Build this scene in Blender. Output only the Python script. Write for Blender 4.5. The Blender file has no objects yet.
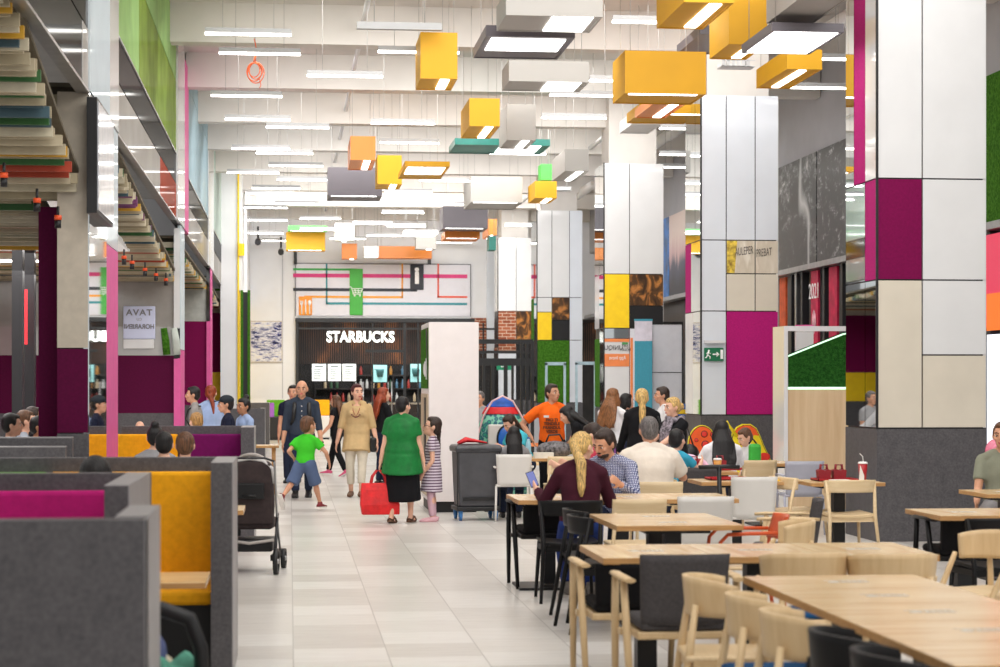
import bpy, math, random
from mathutils import Vector, Matrix
random.seed(7)
C = bpy.context.scene.collection
PI = math.pi
R = math.radians
V = Vector
# ---------------------------------------------------------------- survey of the place
F = 1944.0          # focal length in pixels of a 1000 px wide frame
H = 1.68            # eye height of the photographer
YAW = math.atan(210 / F)
SA, CA = math.sin(YAW), math.cos(YAW)
def ray(px, py):
    u = (px - 500) / F; v = (384 - py) / F
    return V((SA + u * CA, CA - u * SA, v))
def at(px, py, t):
    r = ray(px, py) * t; return V((r.x, r.y, r.z + H))
def flr(px, py): return at(px, py, F * H / (py - 384))
def onX(px, py, X):
    r = ray(px, py); return at(px, py, X / r.x)
def onY(px, py, Y):
    r = ray(px, py); return at(px, py, Y / r.y)
def onZ(px, py, z):
    r = ray(px, py); return at(px, py, (z - H) / r.z)
def grd(px, t, z=0.0):
    p = at(px, 384, t); return V((p.x, p.y, z))

# ---------------------------------------------------------------- materials
def lin(c):
    out = []
    for a in c[:3]:
        a /= 255.0
        out.append(a / 12.92 if a <= 0.04045 else ((a + 0.055) / 1.055) ** 2.4)
    return (*out, 1.0)
MATS = {}
class NT:
    def __init__(s, name):
        s.m = bpy.data.materials.new(name); s.m.use_nodes = True
        s.t = s.m.node_tree; s.t.nodes.clear()
        s.out = s.n('ShaderNodeOutputMaterial')
        s.b = s.n('ShaderNodeBsdfPrincipled')
        s.l(s.b.outputs[0], s.out.inputs[0])
    def n(s, typ, **kw):
        x = s.t.nodes.new(typ)
        for k, v in kw.items(): setattr(x, k, v)
        return x
    def l(s, a, b): s.t.links.new(a, b)
    def set(s, rough=.5, metal=0., spec=.5, coat=0.):
        s.b.inputs['Roughness'].default_value = rough
        s.b.inputs['Metallic'].default_value = metal
        s.b.inputs['Specular IOR Level'].default_value = spec
        s.b.inputs['Coat Weight'].default_value = coat
        return s
    def coord(s, scale=(1, 1, 1), rot=(0, 0, 0), kind='Object'):
        tc = s.n('ShaderNodeTexCoord'); mp = s.n('ShaderNodeMapping')
        mp.inputs['Scale'].default_value = scale; mp.inputs['Rotation'].default_value = rot
        s.l(tc.outputs[kind], mp.inputs[0]); return mp.outputs[0]
    def ramp(s, src, stops, interp='LINEAR'):
        r = s.n('ShaderNodeValToRGB'); r.color_ramp.interpolation = interp
        e = r.color_ramp.elements
        while len(e) < len(stops): e.new(.5)
        for q, (p, c) in zip(e, stops): q.position = p; q.color = lin(c)
        s.l(src, r.inputs[0]); return r.outputs[0]
    def noise(s, vec, scale, detail=3, rough=.55, dist=0):
        q = s.n('ShaderNodeTexNoise'); q.inputs['Scale'].default_value = scale
        q.inputs['Detail'].default_value = detail; q.inputs['Roughness'].default_value = rough
        q.inputs['Distortion'].default_value = dist
        if vec is not None: s.l(vec, q.inputs['Vector'])
        return q.outputs['Fac']
    def wave(s, vec, scale, dist=0, detail=2, axis='X', prof='SIN', dscale=1):
        q = s.n('ShaderNodeTexWave'); q.bands_direction = axis; q.wave_profile = prof
        q.inputs['Scale'].default_value = scale; q.inputs['Distortion'].default_value = dist
        q.inputs['Detail'].default_value = detail; q.inputs['Detail Scale'].default_value = dscale
        s.l(vec, q.inputs['Vector']); return q.outputs['Fac']
    def base(s, col): s.l(col, s.b.inputs['Base Color']); return s
    def bump(s, h, strength=.3, dist=.01):
        q = s.n('ShaderNodeBump'); q.inputs['Strength'].default_value = strength
        q.inputs['Distance'].default_value = dist
        s.l(h, q.inputs['Height']); s.l(q.outputs[0], s.b.inputs['Normal']); return s
    def mix(s, f, a, b, mode='MIX'):
        q = s.n('ShaderNodeMix', data_type='RGBA', blend_type=mode)
        if isinstance(f, (int, float)): q.inputs[0].default_value = f
        else: s.l(f, q.inputs[0])
        for i, c in ((6, a), (7, b)):
            if isinstance(c, tuple): q.inputs[i].default_value = lin(c)
            else: s.l(c, q.inputs[i])
        return q.outputs[2]
    def math(s, op, a, b=0.0):
        q = s.n('ShaderNodeMath', operation=op)
        for i, c in ((0, a), (1, b)):
            if isinstance(c, (int, float)): q.inputs[i].default_value = c
            else: s.l(c, q.inputs[i])
        return q.outputs[0]
def plain(name, col, rough=.5, metal=0., spec=.5, coat=0., var=.06, scale=6, bump=0, bscale=60):
    if name in MATS: return MATS[name]
    t = NT(name).set(rough, metal, spec, coat)
    f = t.noise(t.coord(), scale)
    lo = tuple(max(0, c * (1 - var)) for c in col); hi = tuple(min(255, c * (1 + var)) for c in col)
    t.base(t.ramp(f, [(.3, lo), (.7, hi)]))
    if bump: t.bump(t.noise(t.coord(), bscale, 2), bump, .01)
    MATS[name] = t.m; return t.m
def cloth(name, col, rough=.85): return plain('cloth_' + name, col, rough, spec=.2, var=.05, scale=5, bump=.6, bscale=14)
def skin(name, col): return plain('skin_' + name, col, .5, spec=.35, var=.05, scale=12)
def hairm(name, col):
    n = 'hair_' + name
    if n in MATS: return MATS[n]
    t = NT(n).set(.45, 0, .4)
    f = t.noise(t.coord((40, 40, 4)), 3, 3)
    t.base(t.ramp(f, [(.3, tuple(c * .55 for c in col)), (.7, tuple(min(255, c * 1.25) for c in col))]))
    t.bump(f, .6, .01); MATS[n] = t.m; return t.m
def emis(name, col, strength):
    if name in MATS: return MATS[name]
    t = NT(name).set(.5); t.base(t.ramp(t.noise(t.coord(), 2), [(0, col), (1, col)]))
    t.b.inputs['Emission Color'].default_value = lin(col); t.b.inputs['Emission Strength'].default_value = strength
    MATS[name] = t.m; return t.m
def glossp(name, col, fac=.16, rough=.04, var=.03, scale=1):
    """lacquered glass: colour with a constant share of sharp reflection"""
    t = NT(name).set(.5, 0, 0)
    f = t.noise(t.coord(), scale); t.base(t.ramp(f, [(.3, tuple(c * (1 - var) for c in col)), (.7, tuple(min(255, c * (1 + var)) for c in col))]))
    g = t.n('ShaderNodeBsdfGlossy'); g.inputs['Roughness'].default_value = rough; g.inputs['Color'].default_value = (.9, .9, .9, 1)
    mx = t.n('ShaderNodeMixShader'); mx.inputs[0].default_value = fac
    t.l(t.b.outputs[0], mx.inputs[1]); t.l(g.outputs[0], mx.inputs[2]); t.l(mx.outputs[0], t.out.inputs[0]); return t.m
def woodm(name, c1, c2, scale=1., axis='X', rough=.35, coat=.0):
    if name in MATS: return MATS[name]
    t = NT(name).set(rough, 0, .5, coat)
    sc = {'X': (1.2, 14, 14), 'Y': (14, 1.2, 14), 'Z': (14, 14, 1.2)}[axis]
    v = t.coord(tuple(q * scale for q in sc))
    f = t.noise(v, 1.5, 4, .6, .4)
    t.base(t.ramp(f, [(.25, c1), (.75, c2)])); MATS[name] = t.m; return t.m
def turfm(name, c1, c2, rough=.95):
    if name in MATS: return MATS[name]
    t = NT(name).set(rough, 0, .1); v = t.coord()
    f = t.noise(v, 22, 4, .7); t.base(t.ramp(f, [(.3, c1), (.7, c2)])); t.bump(t.noise(v, 70, 2), .9, .02)
    MATS[name] = t.m; return t.m

# ---------------------------------------------------------------- mesh builder
class MB:
    def __init__(s): s.v = []; s.f = []; s.mi = []; s.sm = []; s.k = 0
    def mat(s, k): s.k = k; return s
    def _f(s, ids, smooth=False): s.f.append(tuple(ids)); s.mi.append(s.k); s.sm.append(smooth)
    def box(s, x0, y0, z0, x1, y1, z1):
        x0, x1 = min(x0, x1), max(x0, x1); y0, y1 = min(y0, y1), max(y0, y1); z0, z1 = min(z0, z1), max(z0, z1)
        b = len(s.v)
        s.v += [V((x, y, z)) for z in (z0, z1) for y in (y0, y1) for x in (x0, x1)]
        for q in ((0, 2, 3, 1), (4, 5, 7, 6), (0, 1, 5, 4), (2, 6, 7, 3), (0, 4, 6, 2), (1, 3, 7, 5)): s._f([b + i for i in q])
        return s
    def cbox(s, c, size, M=None):
        b = len(s.v); hx, hy, hz = size[0] / 2, size[1] / 2, size[2] / 2
        for z in (-hz, hz):
            for y in (-hy, hy):
                for x in (-hx, hx):
                    p = V((x, y, z)); s.v.append((M @ p if M else p) + V(c))
        for q in ((0, 2, 3, 1), (4, 5, 7, 6), (0, 1, 5, 4), (2, 6, 7, 3), (0, 4, 6, 2), (1, 3, 7, 5)): s._f([b + i for i in q])
        return s
    def prism(s, pts, d):      # pts 3D polygon, extruded by vector d
        b = len(s.v); n = len(pts); d = V(d)
        s.v += [V(p) for p in pts] + [V(p) + d for p in pts]
        s._f(range(b + n - 1, b - 1, -1)); s._f(range(b + n, b + 2 * n))
        for i in range(n):
            j = (i + 1) % n; s._f((b + i, b + j, b + n + j, b + n + i))
        return s
    def rings(s, rings, closed=True, caps=True, smooth=True):
        b = len(s.v); n = len(rings[0])
        for r in rings: s.v += r
        for i in range(len(rings) - 1):
            for j in range(n if closed else n - 1):
                a = b + i * n + j; c = b + i * n + (j + 1) % n
                s._f((a, c, c + n, a + n), smooth)
        if caps and closed:
            s._f([b + j for j in range(n - 1, -1, -1)]); e = b + (len(rings) - 1) * n
            s._f([e + j for j in range(n)])
        return s
    def tube(s, pts, r, n=10, right=None, caps=True):
        pts = [V(p) for p in pts]; m = len(pts)
        if not isinstance(r, (list, tuple)): r = [r] * m
        ref = V(right) if right is not None else None
        out = []
        for i, p in enumerate(pts):
            d = (pts[min(i + 1, m - 1)] - pts[max(i - 1, 0)])
            if d.length < 1e-9: d = V((0, 0, 1))
            d.normalize()
            if ref is None: ref = V((1, 0, 0)) if abs(d.x) < .8 else V((0, 1, 0))
            u = ref - d * ref.dot(d)
            if u.length < 1e-6: u = d.orthogonal()
            u.normalize(); w = d.cross(u)
            rr = r[i]; rx, ry = rr if isinstance(rr, tuple) else (rr, rr)
            out.append([p + u * (rx * math.cos(a)) + w * (ry * math.sin(a)) for a in (2 * PI * j / n for j in range(n))])
            ref = u if right is None else ref
        return s.rings(out, True, caps)
    def ell(s, c, r, M=None, nu=12, nv=8):
        c = V(c); out = []
        if not isinstance(r, (tuple, list)): r = (r, r, r)
        for i in range(nv + 1):
            th = PI * (0.02 + .96 * i / nv); ring = []
            for j in range(nu):
                a = 2 * PI * j / nu
                p = V((r[0] * math.sin(th) * math.cos(a), r[1] * math.sin(th) * math.sin(a), -r[2] * math.cos(th)))
                ring.append(c + (M @ p if M else p))
            out.append(ring)
        return s.rings(out)
    def lathe(s, prof, c=(0, 0, 0), n=20):
        c = V(c)
        return s.rings([[c + V((r * math.cos(2 * PI * j / n), r * math.sin(2 * PI * j / n), z)) for j in range(n)] for r, z in prof])
    def cyl(s, a, b, r, n=16): return s.tube([a, b], r, n)
    def sheet(s, fn, nu, nv, th=0.0):   # fn(u,v)->point ; thickness along normal-ish vector returned second
        a = []; bk = []
        for i in range(nu + 1):
            for j in range(nv + 1):
                p, nrm = fn(i / nu, j / nv); a.append(p + nrm * th / 2); bk.append(p - nrm * th / 2)
        b = len(s.v); m = len(a); s.v += a + bk; w = nv + 1
        for i in range(nu):
            for j in range(nv):
                q = (i * w + j, (i + 1) * w + j, (i + 1) * w + j + 1, i * w + j + 1)
                s._f([b + x for x in q], True); s._f([b + m + x for x in reversed(q)], True)
        ed = [i * w for i in range(nu)] , [i * w + nv for i in range(nu)]
        for i in range(nu):
            x, y = i * w, (i + 1) * w; s._f((b + x, b + m + x, b + m + y, b + y))
            x, y = i * w + nv, (i + 1) * w + nv; s._f((b + x, b + y, b + m + y, b + m + x))
        for j in range(nv):
            x, y = j, j + 1; s._f((b + x, b + y, b + m + y, b + m + x))
            x, y = nu * w + j, nu * w + j + 1; s._f((b + x, b + m + x, b + m + y, b + y))
        return s
    def build(s, name, mats, parent=None, loc=None, rz=0, bevel=0, seg=2):
        me = bpy.data.meshes.new(name)
        off = V(loc) if loc is not None and parent is None else None
        me.from_pydata([tuple(p) for p in s.v], [], s.f)
        mats = mats if isinstance(mats, (list, tuple)) else [mats]
        for m in mats: me.materials.append(m)
        me.polygons.foreach_set('material_index', s.mi); me.polygons.foreach_set('use_smooth', s.sm)
        me.update()
        o = bpy.data.objects.new(name, me); C.objects.link(o)
        if loc is not None: o.location = loc
        if rz: o.rotation_euler = (0, 0, rz)
        if parent is not None: o.parent = parent
        if bevel:
            q = o.modifiers.new('bevel', 'BEVEL'); q.width = bevel; q.segments = seg; q.limit_method = 'ANGLE'; q.angle_limit = R(40)
        return o
def tag(o, label, cat, group=None):
    o['label'] = label; o['category'] = cat
    if group: o['group'] = group
    return o
def thing(name, label, cat, loc=(0, 0, 0), rz=0, group=None):
    o = bpy.data.objects.new(name, None); C.objects.link(o)
    o.empty_display_size = .1; o.location = loc; o.rotation_euler = (0, 0, rz)
    return tag(o, label, cat, group)
def struct(o):
    o['kind'] = 'structure'; return o
def dup(root, loc, rz=None, label=None, group=None):
    def cp(o, parent):
        c = o.copy(); C.objects.link(c)
        if parent is not None:
            c.parent = parent; c.matrix_parent_inverse = o.matrix_parent_inverse.copy()
        for ch in list(o.children): cp(ch, c)
        return c
    r = cp(root, None); r.location = loc
    if rz is not None: r.rotation_euler = (0, 0, rz)
    if label: r['label'] = label
    if group: r['group'] = group
    return r
def text(name, body, size, loc, rot, m, parent=None, extrude=.01, sx=1, align='CENTER', shear=0, offset=0.0, space=1.0):
    cu = bpy.data.curves.new(name, 'FONT'); cu.body = body; cu.size = size; cu.extrude = extrude
    cu.align_x = align; cu.align_y = 'CENTER'; cu.shear = shear; cu.offset = offset; cu.space_character = space
    cu.materials.append(m)
    q = bpy.data.objects.new('tmp', cu); C.objects.link(q)
    me = bpy.data.meshes.new_from_object(q.evaluated_get(bpy.context.evaluated_depsgraph_get())); bpy.data.objects.remove(q)
    me.name = name
    o = bpy.data.objects.new(name, me); C.objects.link(o); o.location = loc; o.rotation_euler = rot; o.scale = (sx, 1, 1)
    if parent is not None: o.parent = parent
    return o
# ---------------------------------------------------------------- camera, light
cd = bpy.data.cameras.new('camera'); cam = bpy.data.objects.new('camera', cd); C.objects.link(cam)
cam.location = (0, 0, H); cam.rotation_euler = (PI / 2, 0, -YAW)
cd.sensor_width = 36; cd.lens = F * 36 / 1000; cd.shift_y = .0505; cd.clip_end = 300; cd.clip_start = .2
cd.dof.use_dof = True; cd.dof.focus_distance = 25; cd.dof.aperture_fstop = 3.4
sc = bpy.context.scene; sc.camera = cam
sc.view_settings.view_transform = 'Standard'; sc.view_settings.look = 'None'; sc.view_settings.exposure = 0.05
sc.cycles.use_denoising = True; sc.cycles.max_bounces = 8; sc.cycles.sample_clamp_indirect = 6
w = bpy.data.worlds.new('world'); sc.world = w; w.use_nodes = True
w.node_tree.nodes['Background'].inputs[0].default_value = (1, .995, .99, 1); w.node_tree.nodes['Background'].inputs[1].default_value = .62
def area(name, loc, sx, sy, power, rot=(0, 0, 0), col=(1, .985, .965)):
    l = bpy.data.lights.new(name, 'AREA'); l.shape = 'RECTANGLE'; l.size = sx; l.size_y = sy; l.energy = power; l.color = col
    o = bpy.data.objects.new(name, l); C.objects.link(o); o.location = loc; o.rotation_euler = rot; return o
for i in range(13):
    area('hall_fill', (3.2, .45 + 4.5 * i, 6.95), 8.4, 2.6, (175 + 13 * i) if i < 12 else 560, (R(27 if i < 11 else 42), 0, 0)).data.spread = R(165)  # added fill panels, tilted to brighten surfaces facing the camera
area('shop_fill', (4.0, 62.6, 3.3), 8, 1, 260, (R(20), 0, 0))  # added fill light that brightens the slats behind the shop glass
area('alcove_fill', (-4.8, 24, 3.5), 3, 9, 260); area('alcove_fill', (-3.6, 13, 4.0), 2, 3, 60); area('alcove_fill', (-3.6, 27.5, 3.2), 2, 3, 40)  # added fill lights for the side room and the two alcoves

# ---------------------------------------------------------------- surface materials
def floor_mat():
    t = NT('floor_tiles').set(.3, 0, .45)
    tc = t.n('ShaderNodeTexCoord'); sp = t.n('ShaderNodeSeparateXYZ'); t.l(tc.outputs['Object'], sp.inputs[0])
    X = t.math('DIVIDE', t.math('ADD', sp.outputs[0], 58.48), .585)
    col = t.math('FLOOR', X)
    wn0 = t.n('ShaderNodeTexWhiteNoise', noise_dimensions='1D'); t.l(col, wn0.inputs['W'])
    Y = t.math('ADD', t.math('DIVIDE', sp.outputs[1], .6), wn0.outputs['Value'])
    row = t.math('FLOOR', Y)
    cv = t.n('ShaderNodeCombineXYZ'); t.l(col, cv.inputs[0]); t.l(row, cv.inputs[1])
    wn = t.n('ShaderNodeTexWhiteNoise', noise_dimensions='2D'); t.l(cv.outputs[0], wn.inputs['Vector'])
    base = t.ramp(wn.outputs['Value'], [(0, (186, 178, 169)), (.5, (211, 205, 197)), (1, (226, 222, 216))])
    st = t.noise(t.coord((1.2, 9, 1)), 2.2, 4, .6)
    base = t.mix(.42, base, t.ramp(st, [(.25, (174, 168, 162)), (.5, (206, 202, 197)), (.75, (224, 222, 219))]))
    fx = t.math('ABSOLUTE', t.math('SUBTRACT', t.math('FRACT', X), .5)); fy = t.math('ABSOLUTE', t.math('SUBTRACT', t.math('FRACT', Y), .5))
    line = t.math('MAXIMUM', t.math('GREATER_THAN', fx, .4935), t.math('GREATER_THAN', fy, .4965))
    t.base(t.mix(line, base, (168, 162, 155)))
    return t.m
M_floor = floor_mat()
M_ceil = plain('ceiling_paint', (214, 209, 203), .9, spec=.1, var=.03, scale=1)
M_wall = plain('white_wall', (226, 226, 228), .6, var=.02, scale=1)
M_wallgrey = plain('grey_wall', (182, 182, 186), .7, var=.03, scale=1)
M_white = plain('gloss_white_panel', (222, 222, 222), .07, spec=.6, var=.012, scale=2)
M_white2 = plain('cool_white_panel', (218, 223, 230), .1, spec=.5, var=.012, scale=2)
M_cream = plain('cream_panel', (216, 207, 190), .12, spec=.5, var=.02, scale=2)
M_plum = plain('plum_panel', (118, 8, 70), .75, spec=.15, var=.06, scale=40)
M_magenta = plain('magenta_panel', (176, 28, 112), .7, spec=.15, var=.05, scale=40)
M_pink = plain('pink_panel', (222, 90, 158), .5, var=.03)
M_yellowp = plain('yellow_panel', (252, 208, 20), .5, var=.03)
M_turf = turfm('artificial_turf', (32, 78, 14), (86, 140, 46))
M_dark = plain('dark_metal', (34, 33, 36), .4, var=.05)
M_black = plain('black_paint', (18, 18, 20), .45, var=.08)
def stone_mat():
    t = NT('dark_stone_laminate').set(.45, 0, .4); v = t.coord()
    f = t.noise(v, 9, 6, .7); g = t.noise(v, 45, 4, .7)
    t.base(t.mix(.45, t.ramp(f, [(.3, (66, 64, 67)), (.7, (96, 93, 95))]), t.ramp(g, [(.3, (54, 52, 55)), (.7, (108, 105, 108))])))
    return t.m
M_stone = stone_mat()
M_mirror = plain('mirror_glass', (222, 228, 230), .02, 1.0, var=.01)
M_dmirror = plain('tinted_mirror', (120, 122, 124), .05, 1.0, var=.02)
M_metal = plain('brushed_metal', (170, 170, 172), .3, 1.0)
def glass_mat(name, col, alpha, rough=.05):
    t = NT(name).set(rough, 0, .5)
    tr = t.n('ShaderNodeBsdfTransparent'); mx = t.n('ShaderNodeMixShader'); mx.inputs[0].default_value = alpha
    t.b.inputs['Base Color'].default_value = lin(col)
    t.l(tr.outputs[0], mx.inputs[1]); t.l(t.b.outputs[0], mx.inputs[2]); t.l(mx.outputs[0], t.out.inputs[0]); return t.m
M_glass = glass_mat('clear_glass', (20, 22, 24), .14)
def brick_mat():
    t = NT('brick_wall').set(.85, 0, .2)
    q = t.n('ShaderNodeTexBrick'); q.inputs['Scale'].default_value = 1
    q.inputs['Brick Width'].default_value = .26; q.inputs['Row Height'].default_value = .1; q.inputs['Mortar Size'].default_value = .009
    q.inputs['Color1'].default_value = lin((164, 96, 66)); q.inputs['Color2'].default_value = lin((132, 70, 48)); q.inputs['Mortar'].default_value = lin((196, 178, 160))
    t.l(t.coord((1, 1, 1), (PI / 2, 0, 0)), q.inputs['Vector']); t.base(q.outputs[0]); return t.m
M_brick = brick_mat()

def slab(name, x0, y0, z0, x1, y1, z1, m, parent=None, bevel=0):
    o = MB().box(x0, y0, z0, x1, y1, z1).build(name, m, parent, bevel=bevel)
    return o
YB = 61.5           # end wall of the hall
XR = 9.5            # shop fronts on the right
XL = -1.8           # facade on the left
ZC = 7.45
struct(slab('floor', -9, -6, -.1, 14, 70, 0, M_floor))
struct(slab('ceiling', -9, -6, ZC, 14, 70, ZC + .1, M_ceil))
k = 0
for i in range(11):
    y = 16.2 + i * 4.5
    k += 1; struct(slab('trim_%d' % k, -1.8, y, 6.85, XR, y + .35, ZC, M_ceil))
# long ducts and pipes under the ceiling
for x, z, r in ((6.7, 6.98, .05), (1.1, 7.12, .04), (7.9, 6.9, .12)):
    k += 1; struct(MB().tube([(x, -4, z), (x, YB, z)], r, 12).build('trim_%d' % k, M_wall))
struct(slab('wall_right', XR + .02, -6, 5.85, XR + .4, YB + 6, ZC, M_wallgrey))
# ---- end wall
e = MB()
def wy(mb, x0, y0, x1, y1, Y, d=.3):      # box on the end wall from pixel corners
    a = onY(x0, y1, Y); b = onY(x1, y0, Y); mb.box(a.x, Y, max(0, a.z), b.x, Y + d, b.z); return mb
xm0 = onY(296, 300, YB).x; xm1 = onY(471, 300, YB).x; xs1 = onY(541, 300, YB).x
zt = onY(300, 318, YB).z; zm = onY(300, 265, YB).z
e.box(-6, YB, 0, xm0, YB + .3, ZC); e.box(xm0, YB, zt, xs1 + 4, YB + .3, ZC)
struct(e.build('wall_back', M_wall))
struct(slab('baseboard_back', -2.4, YB - .02, 0, xm0 - .05, YB, .12, M_dark))
k += 1; struct(slab('trim_%d' % k, onY(282, 0, YB).x, YB - .012, 0, onY(283, 0, YB).x, YB, onY(283, 250, YB).z, M_wallgrey))
# left upper corner things: two security cameras
# ---- route map mural
mur = thing('route_map_mural', 'wide white mural of coloured route lines above the coffee shop', 'mural', (xm0, YB - .03, zt))
a = onY(296, 316, YB - .03); b = onY(470, 265, YB - .03)
MB().box(0, -.02, a.z - zt, b.x - xm0, .03, b.z - zt).build('board', plain('mural_white', (222, 220, 228), .5, var=.01), mur)
mb = MB(); mb.box(-.03, -.03, a.z - zt, 0, .0, b.z - zt + .03); mb.box(b.x - xm0, -.03, a.z - zt, b.x - xm0 + .03, 0, b.z - zt + .03); mb.box(0, -.03, b.z - zt, b.x - xm0, 0, b.z - zt + .03); mb.build('frame', plain('mural_rim', (110, 108, 112), .5), mur)
def mpt(cx, cy):                        # crop pixels (926 px wide crop of 230..480, 220..400)
    p = onY(230 + cx / 3.704, 220 + cy / 3.704, YB - .06); return V((p.x - xm0, -.045, p.z - zt))
def mline(pts, col, nm):
    P = [mpt(*p) for p in pts]; mb = MB(); hw = .026
    for i in range(len(P) - 1):
        a, b = P[i], P[i + 1]
        mb.box(min(a.x, b.x) - hw, -.036, min(a.z, b.z) - hw, max(a.x, b.x) + hw, -.02, max(a.z, b.z) + hw)
    o = mb.build('route_line', plain('route_' + nm, col, .5, var=.02), mur); o['label'] = nm + ' route line'
mline([(237, 183), (465, 183)], (52, 160, 70), 'green')
mline([(237, 209), (876, 205)], (214, 44, 120), 'magenta')
mline([(237, 260), (690, 257)], (20, 26, 40), 'black')
mline([(278, 285), (638, 285), (638, 165)], (240, 160, 40), 'orange')
mline([(358, 165), (358, 310), (875, 310)], (40, 140, 150), 'teal')
mline([(771, 165), (771, 285), (876, 285)], (226, 80, 40), 'red')
def mblock(x0, y0, x1, y1, col, nm):
    a, b = mpt(x0, y1), mpt(x1, y0)
    o = MB().box(a.x, -.062, a.z, b.x, -.02, b.z).build('icon_block', plain('block_' + nm, col, .5, var=.02), mur, bevel=.05); o['label'] = nm + ' icon block'
mblock(443, 181, 492, 353, (62, 170, 54), 'green'); mblock(255, 283, 304, 353, (243, 152, 34), 'orange'); mblock(667, 165, 717, 259, (16, 22, 34), 'black')
icw = plain('icon_white', (245, 245, 245), .5, var=.01)
p = mpt(692, 208); text('lettering', 'i', .72, (p.x, -.07, p.z), (PI / 2, 0, 0), icw, mur, .004, offset=.03)
ic = MB()
c0 = mpt(468, 262)                      # shopping cart
for a, b in (((-.42, .22), (-.3, .22)), ((-.3, .22), (-.18, -.12)), ((-.18, -.12), (.25, -.12)), ((-.27, .12), (.36, .12)), ((.36, .12), (.25, -.12)), ((-.1, .12), (-.04, -.12)), ((.1, .12), (.12, -.12)), ((-.23, 0), (.3, 0)), ((-.18, -.12), (-.2, -.2)), ((-.2, -.2), (.27, -.2))):
    ic.tube([c0 + V((a[0], -.03, a[1])) * .55, c0 + V((b[0], -.03, b[1])) * .55], .014, 6)
for x in (-.1, .2): ic.ell(c0 + V((x, -.05, -.28)) * .55, (.03, .02, .03))
ic.build('cart_icon', icw, mur); ic = MB()
c1 = mpt(280, 322)                      # fork, knife, spoon
S_ = .62
for x in (-.2, 0, .2): ic.tube([c1 + V((x, -.05, -.38)) * S_, c1 + V((x, -.05, .2)) * S_], .02, 6)
for x in (-.26, -.2, -.14): ic.tube([c1 + V((x, -.05, .12)) * S_, c1 + V((x, -.05, .32)) * S_], .012, 6)
ic.tube([c1 + V((-.26, -.05, .12)) * S_, c1 + V((-.14, -.05, .12)) * S_], .014, 6)
ic.ell(c1 + V((0, -.05, .22)) * S_, (.03, .015, .1)); ic.ell(c1 + V((.2, -.05, .22)) * S_, (.053, .015, .08))
ic.build('cutlery_icon', icw, mur)
k += 1; struct(slab('trim_%d' % k, xm0 - .02, YB - .16, zt - .13, xm1 + .1, YB, zt, M_black))
for px in (242, 738):
    k += 1; a = onY(230 + px / 3.704 - 1.6, 250, YB); b = onY(230 + px / 3.704 + 1.6, 264.6, YB)
    struct(slab('trim_%d' % k, a.x, YB - .12, b.z, b.x, YB, a.z, M_black))
# ---- coffee shop behind the glass
DEP = 4.2
slats = NT('brown_slat_wall').set(.6)
f = slats.wave(slats.coord((1, 1, 1)), 4.2, 0, 0, 'X'); g = slats.noise(slats.coord((.8, .8, .5)), 1.6, 3)
slats.base(slats.mix(slats.ramp(f, [(.42, (0, 0, 0)), (.62, (255, 255, 255))]), (14, 11, 10), slats.ramp(g, [(.35, (56, 38, 28)), (.55, (104, 66, 42)), (.68, (190, 116, 60))])))
struct(slab('wall_shop_back', xm0 - .3, YB + DEP, 0, xs1 + 4, YB + DEP + .1, 5, plain('shop_back_dark', (34, 30, 28), .7, var=.3, scale=3)))
k += 1; struct(slab('trim_%d' % k, xm0 - .3, YB + DEP - .06, 2.35, xs1 + 4, YB + DEP, 4.6, slats.m))
struct(slab('wall_shop_left', xm0 - .3, YB + .3, 0, xm0 - .02, YB + DEP, 5, M_black))
struct(slab('ceiling_shop', xm0 - .3, YB + .3, zt + .02, xs1 + 4, YB + DEP, zt + .12, M_black))
# glazing frame
sfw = struct(thing('window_1', 'black framed glass front of the coffee shop', 'window', (xm0, YB - .1, 0)))
del sfw['category']
fr = MB()
for px in (297, 372.5, 404.5, 418, 427, 446, 483, 500, 520, 538):
    a = onY(px, 400, YB).x - xm0; wd = .05 if px not in (297, 404.5) else .09
    fr.box(a - wd / 2, 0, 0, a + wd / 2, .09, zt - .13)
for z0, z1 in ((zt - .36, zt - .3), (.02, .12)): fr.box(0, .01, z0, xs1 - xm0, .08, z1)
zz = onY(400, 351, YB).z; fr.box(onY(365, 0, YB).x - xm0, .01, zz - .05, onY(405, 0, YB).x - xm0, .08, zz + .04)
fr.build('frame', M_black, sfw)
MB().box(0, .04, .02, xs1 - xm0, .05, zt - .14).build('pane', M_glass, sfw)
for px in (388, 391.5, 363):
    a = onY(px, 400, YB).x - xm0
    MB().tube([(a, -.05, .55), (a, -.05, 1.75)], .022, 8).build('door_handle', M_metal, sfw)
# sign letters
p = onY(360.5, 337.3, YB - .2)
sg = thing('shop_sign', 'white block capital letters lit on the coffee shop front', 'sign', (p.x, YB - .2, p.z))
M_sign = emis('sign_white', (250, 255, 250), 1.6)
text('lettering', 'STARBUCKS', .47, (0, 0, 0), (PI / 2, 0, 0), M_sign, sg, .05, 0.80, offset=.012, space=1.06)
MB().box(-1.05, .05, -.02, 1.05, .1, .02).build('rail', M_dark, sg)
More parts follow.
